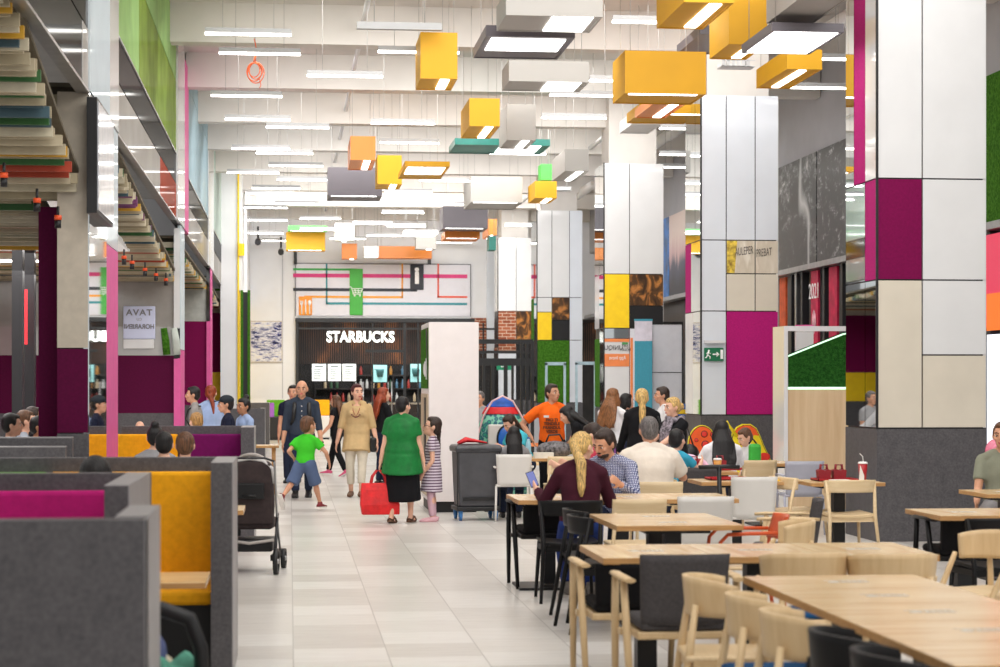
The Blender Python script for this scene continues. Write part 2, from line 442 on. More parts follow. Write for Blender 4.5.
# menu boards, shelves, counter
M_lit = emis('menu_white', (236, 238, 230), .75); M_litb = emis('menu_teal', (150, 206, 206), .6)
def board(px0, py0, px1, py1, m, lab, deco):
    Y = YB + 1.9; a = onY(px0, py1, Y); b = onY(px1, py0, Y)
    t = thing('menu_board', lab, 'menu board', ((a.x + b.x) / 2, Y, a.z)); w_ = b.x - a.x; h_ = b.z - a.z
    MB().box(-w_ / 2, 0, 0, w_ / 2, .05, h_).build('screen', m, t)
    MB().box(-w_ / 2 - .03, .005, -.03, w_ / 2 + .03, .07, h_ + .03).build('frame', M_black, t)
    mb = MB()
    if deco == 'cup':
        mb.lathe([(.09, 0), (.13, .2), (.13, .24), (.02, .25)], (0, -.02, h_ * .3), 12); mb.box(-w_ * .4, -.012, h_ * .72, w_ * .3, -.002, h_ * .76)
    else:
        for i in range(5): mb.box(-w_ * .38, -.012, h_ * (.15 + .13 * i), w_ * (.1 + .05 * (i % 3)), -.002, h_ * (.19 + .13 * i))
        mb.box(-w_ * .3, -.012, h_ * .82, w_ * .3, -.002, h_ * .9)
    mb.build('print', plain('menu_print_' + deco, (120, 132, 128) if deco == 'txt' else (60, 110, 112), .6), t)
    return t
for d in ((312, 364, 326, 381, M_lit, 'white lit menu board, first from the left in the coffee shop', 'txt'),
          (328, 364, 341, 381, M_lit, 'white lit menu board, second from the left in the coffee shop', 'txt'),
          (342.5, 364, 356, 381, M_lit, 'white lit menu board, third from the left in the coffee shop', 'txt'),
          (373, 365, 387, 382, M_litb, 'teal poster board with a drink, left of two in the coffee shop', 'cup'),
          (410.5, 364, 421, 382, M_litb, 'teal poster board with a drink beside the white display block', 'cup')): board(*d)
ct = thing('shop_counter', 'dark coffee shop counter with a pale top behind the glass', 'counter', (onY(365, 0, YB + 1.5).x, YB + 1.2, 0))
MB().box(-2.1, 0, 0, 2.0, .6, 1.02).build('body', plain('counter_dark', (60, 50, 44), .5), ct); MB().box(-2.15, -.04, 1.02, 2.05, .64, 1.07).build('worktop', plain('counter_top', (190, 176, 156), .3), ct)
sh = thing('bottle_shelf', 'dark wall shelves of bottles and packets in the coffee shop', 'shelf', (onY(375, 0, YB + 3.5).x, YB + DEP - .42, 0))
mb = MB()
for z in (1.05, 1.5, 1.95): mb.box(-2.0, 0, z, 2.6, .4, z + .04)
mb.build('board', plain('shelf_dark', (46, 38, 34), .5), sh)
mb = MB(); [mb.box(x, .02, .2, x + .05, .4, 2.0) for x in (-2.0, -.7, .6, 2.55)]; mb.build('upright', M_black, sh)
bcol = [(186, 60, 50), (220, 196, 160), (90, 140, 170), (230, 230, 226), (60, 100, 70), (214, 150, 60)]
bm = [plain('bottle_%d' % i, c, .35) for i, c in enumerate(bcol)]
protos = []
for i in range(6):
    q = MB().lathe([(.045, 0), (.05, .02), (.05, .19), (.02, .25), (.02, .3)], n=10).build('bottle', bm[i])
    tag(q, 'small %s bottle on the shelves in the coffee shop' % ('red', 'cream', 'blue', 'white', 'green', 'amber')[i], 'bottle', 'bottles on the coffee shop shelves'); protos.append(q)
used = set(); n = 0
for z in (1.09, 1.54, 1.99):
    for x in [-1.85 + .2 * j for j in range(22)]:
        if random.random() < .35: continue
        i = random.randrange(6); loc = (sh.location.x + x, YB + DEP - .22, z)
        if i not in used: protos[i].location = loc; used.add(i)
        else: dup(protos[i], loc)
# painting on the white wall
a = onY(250, 362.5, YB); b = onY(282.5, 321, YB)
pt = thing('abstract_painting', 'blue and white abstract painting on the white end wall', 'painting', ((a.x + b.x) / 2, YB - .05, a.z))
t = NT('painting').set(.6); mp = t.noise(t.coord((1.6, 1, 6), (0, R(40), 0)), 2.4, 4, .75); mg = t.noise(t.coord((1, 1, 1)), 1.1, 2)
t.base(t.mix(t.ramp(mg, [(.42, (0, 0, 0)), (.56, (255, 255, 255))]), t.ramp(mp, [(.4, (60, 76, 160)), (.47, (216, 216, 222)), (.58, (228, 226, 228)), (.64, (206, 190, 150))]), t.ramp(mp, [(.42, (10, 14, 44)), (.5, (28, 44, 150)), (.53, (232, 232, 238)), (.57, (228, 228, 234)), (.60, (26, 36, 120)), (.66, (16, 20, 60))])))
ww, hh = b.x - a.x, b.z - a.z
MB().box(-ww / 2 + .03, -.01, .03, ww / 2 - .03, .02, hh - .03).build('canvas', t.m, pt)
MB().box(-ww / 2, .0, 0, ww / 2, .04, hh).build('frame', plain('frame_pale', (196, 186, 176), .5), pt)
def scam(px, py, Y, lab):
    p = onY(px, py, Y); t = thing('security_camera', lab, 'camera', p)
    MB().tube([(0, 0, 0), (0, -.15, -.05), (0, -.35, -.1)], [.07, .09, .09], 12).build('housing', M_dark, t)
    MB().tube([(0, .0, 0), (0, 0, .4)], .03, 8).build('bracket', M_dark, t)
scam(258, 240, 58, 'dark security camera hung near the white end wall, left one')
scam(281, 250, 60, 'dark red security camera beside the yellow hanging box')

# ---------------------------------------------------------------- columns on the right
M_food = NT('reflected_food_print').set(.3)
M_food.base(M_food.ramp(M_food.noise(M_food.coord((1.5, 1, 1)), 3, 4, .6, 1.2), [(.3, (38, 24, 18)), (.5, (92, 62, 34)), (.62, (196, 128, 64)), (.72, (60, 90, 40))])); M_food = M_food.m
CX = 6.21
def column(px, Wd, splits, rows, n, leftm, plinth=True, shaft=True):
    c = onX(px, 384, CX); Y0 = c.y
    root = thing('column', '', '', (CX, Y0, 0)); del root['label']; del root['category']; struct(root)
    D = 1.16
    MB().box(.02, .02, 0, Wd - .02, D - .02, 6.06).build('core', M_dark, root)
    MB().box(-.005, -.005, 0, Wd + .005, D + .005, 1.2).build('plinth', M_stone, root)
    if shaft: MB().box(.12, .12, 6.06, Wd - .12, D - .12, ZC).build('shaft', M_ceil, root)
    g = .008
    for (i0, i1, z0, z1, m) in rows:
        x0, x1 = splits[i0] + g, splits[i1] - g
        MB().box(x0, -.004, z0 + g, x1, .03, z1 - g).build('panel', m, root)
    for (y0, y1, z0, z1, m) in leftm:
        MB().box(-.004, y0 * D + g, z0 + g, .03, y1 * D - g, z1 - g).build('side_panel', m, root)
    MB().box(Wd - .03, .01, 1.21, Wd + .004, D - .01, 6.06).build('side_panel', M_white, root)
    MB().box(-.012, -.012, 1.2, .012, .012, 6.08).build('corner_strip', M_black, root)
    return root, Y0
Z = (1.21, 1.99, 2.79, 3.87, 6.08)
LS = [(0, .36, Z[3], Z[4], M_white), (.36, .72, Z[3], Z[4], M_white), (.72, 1, Z[3], Z[4], M_mirror), (0, .36, Z[0], Z[2], M_mirror), (.36, 1, Z[0], Z[2], M_mirror)]
col1, Y1 = column(877, 1.2, (0, .495, 1.2), [(0, 1, Z[3], Z[4], M_white), (1, 2, Z[3], Z[4], M_white), (0, 1, Z[2], Z[3], M_plum), (1, 2, Z[2], Z[3], M_white), (0, 1, Z[0], Z[2], M_cream), (1, 2, Z[1], Z[2], M_white), (1, 2, Z[0], Z[1], M_cream)], 1,
    [(0, .36, Z[3], Z[4], M_white), (.36, .72, Z[3], Z[4], M_magenta), (.72, 1, Z[3], Z[4], M_mirror), (0, .36, Z[2], Z[3], M_magenta), (.36, 1, Z[2], Z[3], M_mirror), (0, .36, Z[0], Z[2], M_mirror), (.36, 1, Z[0], Z[2], M_mirror)])
M_fascia_refl = NT('fascia_reflection').set(.3)  # mirror reflection of a shop fascia, painted into the panel colour
M_fascia_refl.base(M_fascia_refl.ramp(M_fascia_refl.noise(M_fascia_refl.coord((5, 1, 1.2), (0, R(20), 0)), 1.2, 3), [(.3, (222, 212, 196)), (.55, (206, 194, 174)), (.7, (232, 224, 210))])); M_fascia_refl = M_fascia_refl.m
col2, Y2 = column(701, 1.2, (0, .39, .84, 1.2), [(0, 1, Z[3], Z[4], M_white2), (1, 2, Z[3], Z[4], M_white2), (2, 3, Z[3], Z[4], M_white2), (0, 1, Z[2], Z[3], M_white2), (1, 2, Z[2], 3.36, M_cream), (2, 3, Z[2], 3.36, M_cream), (1, 2, 3.36, Z[3], M_fascia_refl), (2, 3, 3.36, Z[3], M_fascia_refl), (0, 1, Z[0], Z[2], M_white2), (1, 3, Z[0], Z[2], M_magenta)], 2,
    [(0, .36, Z[3], Z[4], M_mirror), (.36, 1, Z[3], Z[4], M_mirror), (0, .62, Z[2], Z[3], M_mirror), (.62, 1, Z[2], Z[3], M_magenta), (0, .5, Z[0], Z[2], M_mirror), (.5, 1, Z[0], Z[2], M_white)])
text('lettering', 'AULEPER', .17, (.66, -.008, 3.70), (PI / 2, R(-8), 0), plain('reflected_ink', (90, 84, 78), .6), col2, .002, .42, shear=.3); text('lettering', 'PREBAT', .17, (.97, -.008, 3.68), (PI / 2, R(-8), 0), plain('reflected_ink', (90, 84, 78), .6), col2, .002, .42, shear=.3)
MB().prism([(.4, -.006, 3.37), (.52, -.006, 3.37), (.56, -.006, 3.86), (.4, -.006, 3.86)], (0, .004, 0)).build('reflected_patch', plain('reflected_amber', (214, 160, 60), .5, var=.4, scale=14), col2)  # amber part of the same painted reflection
M_orange = plain('orange_sign', (240, 140, 80), .5, var=.03)
col3, Y3 = column(604, 1.2, (0, .515, 1.2), [(0, 1, Z[3], Z[4], M_white), (1, 2, Z[3], Z[4], M_white), (0, 1, Z[2], Z[3], M_yellowp), (1, 2, 3.24, Z[3], M_food), (1, 2, Z[2], 3.24, M_black), (0, 1, 2.58, Z[2], M_mirror), (0, 1, 2.05, 2.58, M_white), (0, 1, Z[0], 2.05, M_white), (1, 2, Z[0], Z[2], M_white2)], 3,
    [(0, .5, Z[3], Z[4], M_mirror), (.5, 1, Z[3], Z[4], M_mirror), (0, .5, Z[2], Z[3], M_mirror), (.5, 1, Z[2], Z[3], M_white), (0, .45, Z[0], Z[2], M_dmirror), (.45, 1, Z[0], 2.6, M_turf)])
MB().box(.01, -.012, 2.03, .51, -.004, 2.28).build('sign_band', M_orange, col3)
MB().box(.01, -.012, 2.52, .51, -.004, 2.58).build('sign_band', M_orange, col3)
text('lettering', 'UNIQU', .13, (.19, -.014, 2.4), (PI / 2, 0, 0), M_dark, col3, .002, -.9)
text('lettering', 'App Inova', .11, (.27, -.016, 2.2), (PI / 2, 0, 0), icw, col3, .002, -.75)
text('lettering', 'JUST\nPOLICY', .075, (.42, -.014, 2.4), (PI / 2, 0, 0), M_dark, col3, .002, -.9)
mb = MB(); mb.box(.36, -.014, 2.47, .48, -.008, 2.51); mb.build('emblem', plain('emblem_green', (80, 160, 90), .5), col3)
MB().box(.53, -.012, Z[0], .58, -.004, 2.6).build('sign_post', M_orange, col3)
col4, Y4 = column(537, 1.16, (0, .38, .83, 1.16), [(0, 1, Z[3], Z[4], M_white), (1, 2, Z[3], Z[4], M_white), (2, 3, Z[3], Z[4], M_white2), (0, 1, 2.79, 3.5, M_yellowp), (0, 1, 3.5, Z[3], M_white), (1, 2, 3.3, Z[3], M_food), (1, 2, 2.79, 3.3, M_black), (0, 2, Z[0], 2.79, M_turf), (2, 3, 2.79, Z[3], M_white2), (2, 3, Z[0], 2.79, M_white2)], 4,
    [(0, 1, Z[3], Z[4], M_mirror), (0, .5, Z[0], Z[3], M_mirror), (.5, 1, 2.79, Z[3], M_turf), (.5, 1, Z[0], 2.79, M_mirror)])
col5, Y5 = column(498, 1.05, (0, .55, 1.05), [(0, 1, Z[3], Z[4], M_white), (1, 2, Z[3], Z[4], M_white), (0, 1, 2.6, Z[3], M_brick), (1, 2, 2.9, Z[3], M_food), (1, 2, 1.21, 2.9, M_black), (0, 1, Z[0], 2.6, M_white2)], 5, LS)
k += 1; struct(slab('trim_%d' % k, onY(471, 384, YB).x, YB - .06, onY(471, 352, YB).z, onY(486, 384, YB).x, YB - .02, onY(471, 318, YB).z, M_brick))
k += 1; struct(slab('trim_%d' % k, onY(486.5, 384, YB).x, YB - .08, onY(471, 360, YB).z, onY(494, 384, YB).x, YB - .02, ZC, M_white2))
# exit sign
a = at(703.7, 361, (at(713, 0, 1) * 0).x + 29.5); 
es = thing('exit_sign', 'green emergency exit sign with running figure and arrow', 'sign', (CX + .19, Y2 - .02, 2.03))
MB().box(-.15, -.03, 0, .15, 0, .2).build('panel', emis('exit_green', (10, 96, 62), .25), es, bevel=.006)
MB().box(-.15, -.05, .27, .17, 0, .31).build('lamp_bar', M_white, es)
mb = MB(); mb.tube([(-.02, -.034, .1), (.06, -.034, .1)], .012, 6); mb.prism([(.04, -.036, .14), (.04, -.036, .06), (.085, -.036, .1)], (0, .004, 0))
mb.box(.1, -.036, .03, .14, -.03, .17)
mb.ell((-.08, -.034, .155), (.016, .004, .016)); mb.tube([(-.085, -.034, .14), (-.1, -.034, .09)], .013, 6); mb.tube([(-.1, -.034, .09), (-.06, -.034, .065), (-.065, -.034, .03)], .009, 6)
mb.tube([(-.1, -.034, .09), (-.12, -.034, .05), (-.14, -.034, .05)], .009, 6); mb.tube([(-.12, -.034, .11), (-.09, -.034, .13), (-.05, -.034, .11)], .008, 6)
mb.build('pictogram', icw, es)

# ---------------------------------------------------------------- shop fronts on the right wall
t = NT('landscape_photo').set(.35)
v = t.coord((1, .5, .9)); f = t.noise(v, 2.6, 8, .8, .3); g = t.noise(t.coord((.4, .35, .22), (R(-30), 0, 0)), 1.3, 2, .5)
t.base(t.mix(t.ramp(g, [(.46, (0, 0, 0)), (.5, (230, 230, 230)), (.54, (0, 0, 0))]), t.ramp(f, [(.44, (8, 9, 10)), (.52, (34, 37, 39)), (.60, (120, 122, 122)), (.68, (220, 220, 220))]), (206, 208, 208))); M_bw = t.m
t = NT('city_photo').set(.4); tc = t.n('ShaderNodeTexCoord'); sp = t.n('ShaderNodeSeparateXYZ'); t.l(tc.outputs['Generated'], sp.inputs[0])
f = t.noise(t.coord((1, 1, .2)), 3, 4, .7)
t.base(t.ramp(t.math('ADD', sp.outputs[2], t.math('MULTIPLY', f, .5)), [(.35, (20, 26, 40)), (.6, (60, 66, 90)), (.75, (206, 170, 170)), (1.1 if False else 1., (226, 206, 196))])); M_city = t.m
t = NT('town_photo').set(.35); M_bwd = t.m; f = t.noise(t.coord((1, .8, 1.3)), 3.2, 6, .8, .2); t.base(t.ramp(f, [(.48, (10, 10, 11)), (.56, (44, 44, 46)), (.63, (150, 150, 150)), (.72, (225, 225, 225))]))
def fascia(y0, y1, m, lab, nm='fascia_photo', z0=3.86, z1=5.85):
    o = MB().box(XR - .12, 0, z0, XR, y1 - y0, z1).build(nm, m, loc=(0, y0, 0)); tag(o, lab, 'banner'); return o
yA = onX(843, 200, XR).y; yB_ = onX(781, 200, XR).y
fascia(yA - 2.6, (yA + yB_) / 2 - .9, M_bwd, 'dark black and white town photo banner on the right shop front')
fascia((yA + yB_) / 2 - .85, yB_ + 1.2, M_bw, 'black and white forest river photo banner over the shop fronts')
ym0 = onX(682, 250, XR).y; ym1 = onX(666, 250, XR).y
fascia(ym0 - 1.0, (ym0 + ym1) / 2, M_city, 'pale pink city skyline photo banner behind the columns')
fascia((ym0 + ym1) / 2 + .05, ym1 + 1.5, plain('photo_blue', (24, 104, 176), .4, var=.35, scale=2), 'deep blue photo banner behind the columns')
fascia(22.5, onX(990, 100, XR).y + .2, M_turf, 'green artificial turf banner at the right edge')
# shop front glazing below the fascias: dark wall with banners
struct(slab('wall_shopfronts', XR + .3, 18, 0, XR + .5, YB, 5.85, plain('shopfront_dark', (34, 30, 32), .35, var=.2, scale=1)))
k += 1; struct(slab('trim_%d' % k, XR - .16, 18, 3.76, XR + .1, YB, 3.86, M_metal))
M_ban = [plain('banner_red', (186, 24, 70), .6, var=.15, scale=4), plain('banner_orange', (200, 84, 40), .6, var=.1)]
def banner(px0, px1, mi, lab, txt, z0=1.0):
    a = onX(px1, 300, XR).y; b = onX(px0, 300, XR).y
    t_ = thing('shop_banner', lab, 'banner', (XR, a, z0)); hh = 3.74 - z0
    MB().box(-.02, 0, 0, .02, b - a, hh).build('cloth', M_ban[mi], t_)
    if txt:
        text('lettering', txt, .4, (-.03, (b - a) / 2, hh * .86), (PI / 2, 0, -PI / 2), icw, t_, .003, .9)
        q = MB(); q.ell((-.03, (b - a) / 2, hh * .66), (.008, (b - a) * .3, .22)); q.prism([(-.03, (b - a) * .3, .5), (-.03, (b - a) * .8, .5), (-.03, (b - a) * .5, 1.4)], (.006, 0, 0)); q.build('emblem', plain('banner_print', (214, 150, 160), .6, var=.3), t_)
banner(780.5, 786.5, 1, 'narrow orange hanging banner beside the magenta column', '')
banner(812, 819, 0, 'crimson banner with white marks between dark posts, left one', '2021')
banner(830, 838, 0, 'crimson banner with pale print beside the large column', '')
pk = thing('light_box_sign', 'pink and orange lit shop panel at the right edge', 'sign', (XR - .1, 23.0, 0))
MB().box(0, 0, 2.45, .1, onX(992, 300, XR).y - 23.0, 3.7).build('panel', emis('pink_lit', (214, 60, 90), .5), pk)
MB().box(-.01, .3, 2.4, .0, 2.5, 2.9).build('stripe', emis('orange_lit', (240, 120, 40), .5), pk)
gl = MB().box(0, 0, .1, .1, onX(990.5, 300, XR).y - 23, 2.35).build('shop_window', emis('window_glow', (226, 234, 246), 1.2), loc=(XR - .05, 23, 0)); tag(gl, 'glowing white shop window at the right edge', 'shop window')
for px in (792, 797, 803, 825, 843, 991):
    k += 1; y = onX(px, 300, XR).y; struct(slab('trim_%d' % k, XR - .03, y - .06, 0, XR + .1, y + .06, 3.76, M_dark if px != 797 else M_metal))
# ---------------------------------------------------------------- facade and alcoves on the left
def LY(px): return onX(px, 384, XL).y
yA0, yA1, yB0, yC0, yD0 = LY(88), LY(117), LY(180), LY(210), LY(229)
zb0, zb1 = 4.30, 5.34
M_gw = glossp('white_glass', (204, 216, 222))
M_gg1 = glossp('pale_green_glass', (156, 196, 122), .16, var=.08)
M_gg2 = glossp('olive_green_glass', (126, 152, 62), .16, var=.16)
M_gb = glossp('pale_blue_glass', (172, 200, 212))
M_gr = glossp('rust_panel', (158, 64, 42), .1, var=.08)
M_gy = glossp('grey_glass', (170, 166, 160), .22, var=.05)
M_blk_gl = glossp('black_gloss', (16, 16, 18), .22, .08)
fac = thing('wall_left', '', '', (XL, 0, 0)); del fac['label']; del fac['category']; struct(fac)
def fpanel(y0, y1, z0, z1, m, nm='panel', d=.06, x=0):
    return MB().box(x - d, y0 + .01, z0 + .01, x, y1 - .01, z1 - .01).build(nm, m, fac)
MB().box(-.12, 6, zb0 + .02, -.06, YB, ZC).build('core', M_dark, fac)
# upper glass
y60 = LY(60)
fpanel(9, y60, zb1, ZC, M_gy); fpanel(y60, LY(75), zb1, ZC, M_gr); fpanel(LY(75), yA0, zb1, ZC, M_gr)
fpanel(yA0, LY(108), zb0, ZC, M_gw, x=.02); fpanel(LY(108), yA1, zb0, ZC, M_white, x=.02)
y139 = LY(139)
fpanel(yA1, y139, zb1, 6.4, M_gg1); fpanel(yA1, y139, 6.4, ZC, M_gg1)
fpanel(y139, LY(176), zb1, 6.5, M_gg2); fpanel(y139, LY(176), 6.5, ZC, M_gg1)
fpanel(LY(187), LY(208), zb1, 7.0, M_gb); fpanel(LY(187), LY(208), 7.0, ZC, M_gb)
fpanel(LY(208), LY(213), 4.3, ZC, M_white, x=.02); fpanel(LY(213), LY(228), zb1, ZC, glossp('mint_glass', (190, 208, 198))); fpanel(LY(228), YB, 4.3, ZC, M_gw)
# bulkhead band: glossy grey glass with a dark strip on top and a metal edge
for y0, y1, lowm in ((6, yA0, M_blk_gl), (yA1, LY(176), M_gy), (LY(187), LY(208), M_gy), (LY(213), LY(228), M_gy)):
    fpanel(y0, y1, zb0, 4.86, lowm, 'bulkhead_panel', x=.0); fpanel(y0, y1, 4.86, zb1, M_blk_gl, 'bulkhead_panel', x=.0)
    MB().box(-.1, y0, zb1 - .012, .012, y1, zb1 + .012).build('edge_trim', M_metal, fac); MB().box(-.1, y0, zb0 - .015, .012, y1, zb0 + .01).build('edge_trim', M_metal, fac)
fpanel(LY(160), LY(176), zb0, 4.86, M_gr, 'bulkhead_panel', x=.004)
fpanel(LY(82), yA0, zb0, 4.86, M_gy, 'bulkhead_panel', x=.004)
# ---- pier beside the first alcove
XF = onX(60, 384, -2.05).x
def pier(y0, y1, depth, parts):
    root = struct(thing('column', '', '', (XL, y0, 0))); del root['label']; del root['category']
    MB().box(-depth + .02, .02, 0, -.02, y1 - y0 - .02, zb0).build('core', M_dark, root)
    for (a, b, z0, z1, m, side) in parts:
        if side == 'f': MB().box(a, -.01, z0 + .005, b, .04, z1 - .005).build('panel', m, root)
        else: MB().box(-.04, a, z0 + .005, .01, b, z1 - .005).build('side_panel', m, root)
    return root
dA = yA1 - yA0
M_beige = plain('beige_panel', (186, 176, 160), .6, var=.04, scale=8)
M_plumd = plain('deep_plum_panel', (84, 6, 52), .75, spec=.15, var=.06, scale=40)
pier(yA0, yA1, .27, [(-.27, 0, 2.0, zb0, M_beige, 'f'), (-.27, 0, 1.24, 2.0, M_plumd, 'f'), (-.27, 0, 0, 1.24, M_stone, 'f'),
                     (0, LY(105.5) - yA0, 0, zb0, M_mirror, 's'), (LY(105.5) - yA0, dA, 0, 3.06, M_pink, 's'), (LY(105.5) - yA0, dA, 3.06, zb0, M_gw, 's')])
pB = LY(184)
pier(yB0, pB, .1, [(-.1, 0, 2.6, ZC - 3.2, M_white, 'f'), (-.1, 0, 2.1, 2.6, M_black, 'f'), (-.1, 0, 0, 2.1, M_pink, 'f'), (0, pB - yB0, 0, 2.25, M_pink, 's'), (0, pB - yB0, 2.25, zb0, M_gw, 's')])
fpanel(LY(176), LY(183), zb0, ZC, M_white, x=.03); fpanel(LY(183), LY(187), zb0, 7.2, M_pink, x=.03)
pier(yC0, LY(212), .08, [(-.08, 0, 3.1, zb0, M_blk_gl, 'f'), (-.08, 0, 0, 3.1, M_pink, 'f'), (0, LY(212) - yC0, 0, zb0, M_pink, 's')])
pier(LY(224), LY(228), .25, [(-.25, 0, 0, zb0, M_turf, 'f'), (0, LY(228) - LY(224), 0, zb0, M_turf, 's')])
# ---- cross walls of the alcoves (seen face on)
def cross(y, x0, x1, rows, n):
    root = struct(thing('wall_alcove', '', '', (0, y, 0))); del root['label']; del root['category']
    for z0, z1, m, a, b in rows: MB().box(a, 0, z0, b, .08, z1).build('panel', m, root)
    return root
x36 = grd(36, 17.6).x; xa = XL - .27
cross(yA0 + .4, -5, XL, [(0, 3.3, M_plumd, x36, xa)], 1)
cross(yB0 + .05, -5, XL, [(0, 1.2, M_stone, -6, XL), (1.2, 2.15, M_plumd, -6, XL), (2.15, 2.62, M_gy, -6, XL), (2.62, 3.5, plain('alcove_grey', (150, 146, 140), .12, var=.03), -6, XL)], 2)
cross(yC0 + .05, -5, XL, [(0, 1.2, M_stone, -6, XL), (1.2, 3.1, M_plum, -6, XL), (3.1, 4.1, plain('alcove_pale', (176, 178, 172), .15), -6, XL)], 3)
cross(LY(223), -5, XL, [(0, 1.2, M_stone, -6, XL), (1.2, 2.0, M_yellowp, -6, XL), (2.0, 3.6, M_plum, -6, XL), (3.6, 4.2, M_beige, -6, XL)], 4)
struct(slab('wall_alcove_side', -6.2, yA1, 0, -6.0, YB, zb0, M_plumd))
# ---- slatted ceilings of the alcoves: coloured bars running across, stepping down
cols = [(188, 176, 148), (170, 158, 130), (200, 190, 164), (170, 62, 36), (50, 100, 50), (62, 88, 98), (206, 158, 44), (210, 200, 176), (110, 50, 100)]
SM = [plain('slat_%d' % i, c, .6, var=.05) for i, c in enumerate(cols)]
def slat_ceiling(y0, y1, z0, z1, x0, nm, steps=True, xe=None):
    xe = XL - .07 if xe is None else xe
    root = struct(thing('ceiling_alcove', '', '', (0, y0, 0))); del root['label']; del root['category']
    n = int((y1 - y0) / .115); mb = MB()
    rnd = random.Random(5 + len(nm) * 7)
    for i in range(n):
        u = i / n; y = (y1 - y0) * u; z = z0 + (z1 - z0) * u + rnd.choice((0, .02, .04))
        mb.mat(rnd.choice((0, 1, 2, 0, 1, 2, 7, 0, 1, 2, 7, 1, 3, 4, 5, 6, 8 if 'b' in nm else 4, 5)))
        xr = xe - (rnd.choice((0, .02, .05)) if steps else 0)
        mb.box(x0, y, z, xr, y + .045, z + .09)
    mb.build('slats', SM, root)
    MB().prism([(x0, 0, z0 + .2), (xe - .01, 0, z0 + .2), (xe - .01, y1 - y0, z1 + .2), (x0, y1 - y0, z1 + .2)], (0, 0, .04)).build('deck', plain('deck_dark', (104, 96, 80), .9), root)
slat_ceiling(9.5, yA0 + .35, 5.0, 3.3, -6, 'a'); slat_ceiling(yA0 + .5, yA0 + 2.7, 3.3, 3.04, -6, 'aa', True, x36 - .03); slat_ceiling(yA1 - 2.2, yB0, 4.25, 3.34, -6, 'bb'); slat_ceiling(yB0 + .2, yC0, 3.9, 3.8, -6, 'ccc'); slat_ceiling(yC0 + .2, LY(223), 3.9, 3.7, -6, 'b')
for px, t_, y in ((3, 15.5, 0), (36, 16, 0), (58, 16.4, 0)):
    pass
spn = None
for px, py, t_ in ((4, 178, 15.2), (37, 203, 16.2), (58, 220, 16.9), (124, 259, 24), (132, 264, 25), (145, 271, 26.5), (156, 276, 28), (166, 281, 29)):
    p = at(px, py, t_)
    if spn is None:
        spn = thing('ceiling_spotlight', 'small dark and orange spotlight under the striped alcove ceiling', 'spotlight', p, 0, 'spotlights under the striped ceilings')
        MB().tube([(0, 0, 0), (0, 0, -.07)], .028, 10).build('head', M_black, spn); MB().tube([(0, 0, 0), (0, 0, .12)], .012, 8).build('stem', M_black, spn)
        MB().tube([(0, 0, .0), (0, 0, .04)], .032, 10).build('ring', plain('spot_orange', (226, 80, 30), .5), spn)
    else: dup(spn, p)
# ---- mirror reflection of a sign in the second alcove, built as a reversed board
p = at(128.5, 325, 29.8); t_ = thing('reflected_sign', 'mirror image of a white rounded sign with reversed grey lettering in the second alcove', 'sign', (p.x, yB0 + .02, 2.62))
MB().box(-.26, -.03, -.2, .26, 0, .34).build('board', plain('sign_paleblue', (206, 212, 238), .4, var=.01), t_, bevel=.04)
MB().box(-.26, -.035, -.36, .24, -.005, -.205).build('lower_board', M_white, t_, bevel=.03)
gi = plain('sign_grey_ink', (120, 118, 124), .6)
text('lettering', 'TAVA', .14, (0, -.036, .23), (PI / 2, 0, 0), gi, t_, .002, -1.1, offset=.003, space=1.15)
text('lettering', 'CU', .06, (0, -.036, .12), (PI / 2, 0, 0), gi, t_, .002, -1); text('lettering', 'HORARIENI', .105, (0, -.036, .0), (PI / 2, 0, 0), gi, t_, .002, -.9, offset=.003)
for px, m, nm in ((157, M_turf, 'green'), (168, plain('drape_grey', (196, 204, 196), .6), 'pale grey')):
    p = at(px, 345, 29.9); o = MB().tube([(.02, 0, 2.16), (0, 0, 2.4), (-.03, 0, 2.6)], [(.06, .015), (.06, .015), (.05, .015)], 10, right=(1, 0, 0)).build('drape', m, loc=(p.x, yB0 - .03, 0)); tag(o, nm + ' slanted drape beside the reversed restaurant sign', 'drape')
# ---- hanging screen on the pier
p0, p1 = onX(97, 100, XL + .1), onX(113, 100, XL + .1)
scn = thing('hanging_screen', 'black framed screen hung high on the pier beside the striped ceiling', 'screen', (XL + .06, p0.y, onX(97, 213, XL + .1).z))
hz = onX(97, 97, XL + .1).z - scn.location.z
MB().box(-.05, 0, 0, .04, p1.y - p0.y, hz).build('case', M_black, scn); MB().box(.04, .04, .03, .05, p1.y - p0.y - .02, hz - .03).build('display', plain('screen_pale', (202, 204, 212), .08, spec=.6), scn)
MB().box(-.14, .3, hz * .4, -.05, .6, hz * .6).build('bracket', M_dark, scn)
# ---- added side room behind the first alcove, in place of its mirror reflections
struct(slab('ceiling_added_room', -14, 18.3, 3.6, x36 - .02, 40, 3.7, emis('added_room_glow', (236, 234, 232), .25)))  # ceiling glows by itself, standing in for the bright mirrored ceiling
struct(slab('wall_added_room', -14, 34, 0, -3.4, 34.2, 3.6, woodm('brown_veneer', (120, 98, 76), (148, 124, 98), .4, 'Z')))
for px, t_, nm in ((52 / 3.03 + 0, 26, 0), (29, 27, 1)):
    g = grd(px, t_); k += 1; struct(slab('trim_%d' % k, g.x - .07, g.y, 0, g.x + .07, g.y + .2, 3.6, M_dark))
g = at(21, 315, 26.5)
o = MB().box(-.05, 0, 0, .08, .05, .75).build('neon_sign', emis('neon_red', (230, 50, 60), .8), loc=(g.x, g.y, g.z - .4)); tag(o, 'slim red and white lit sign in the added side room on the left', 'sign')
lr = None
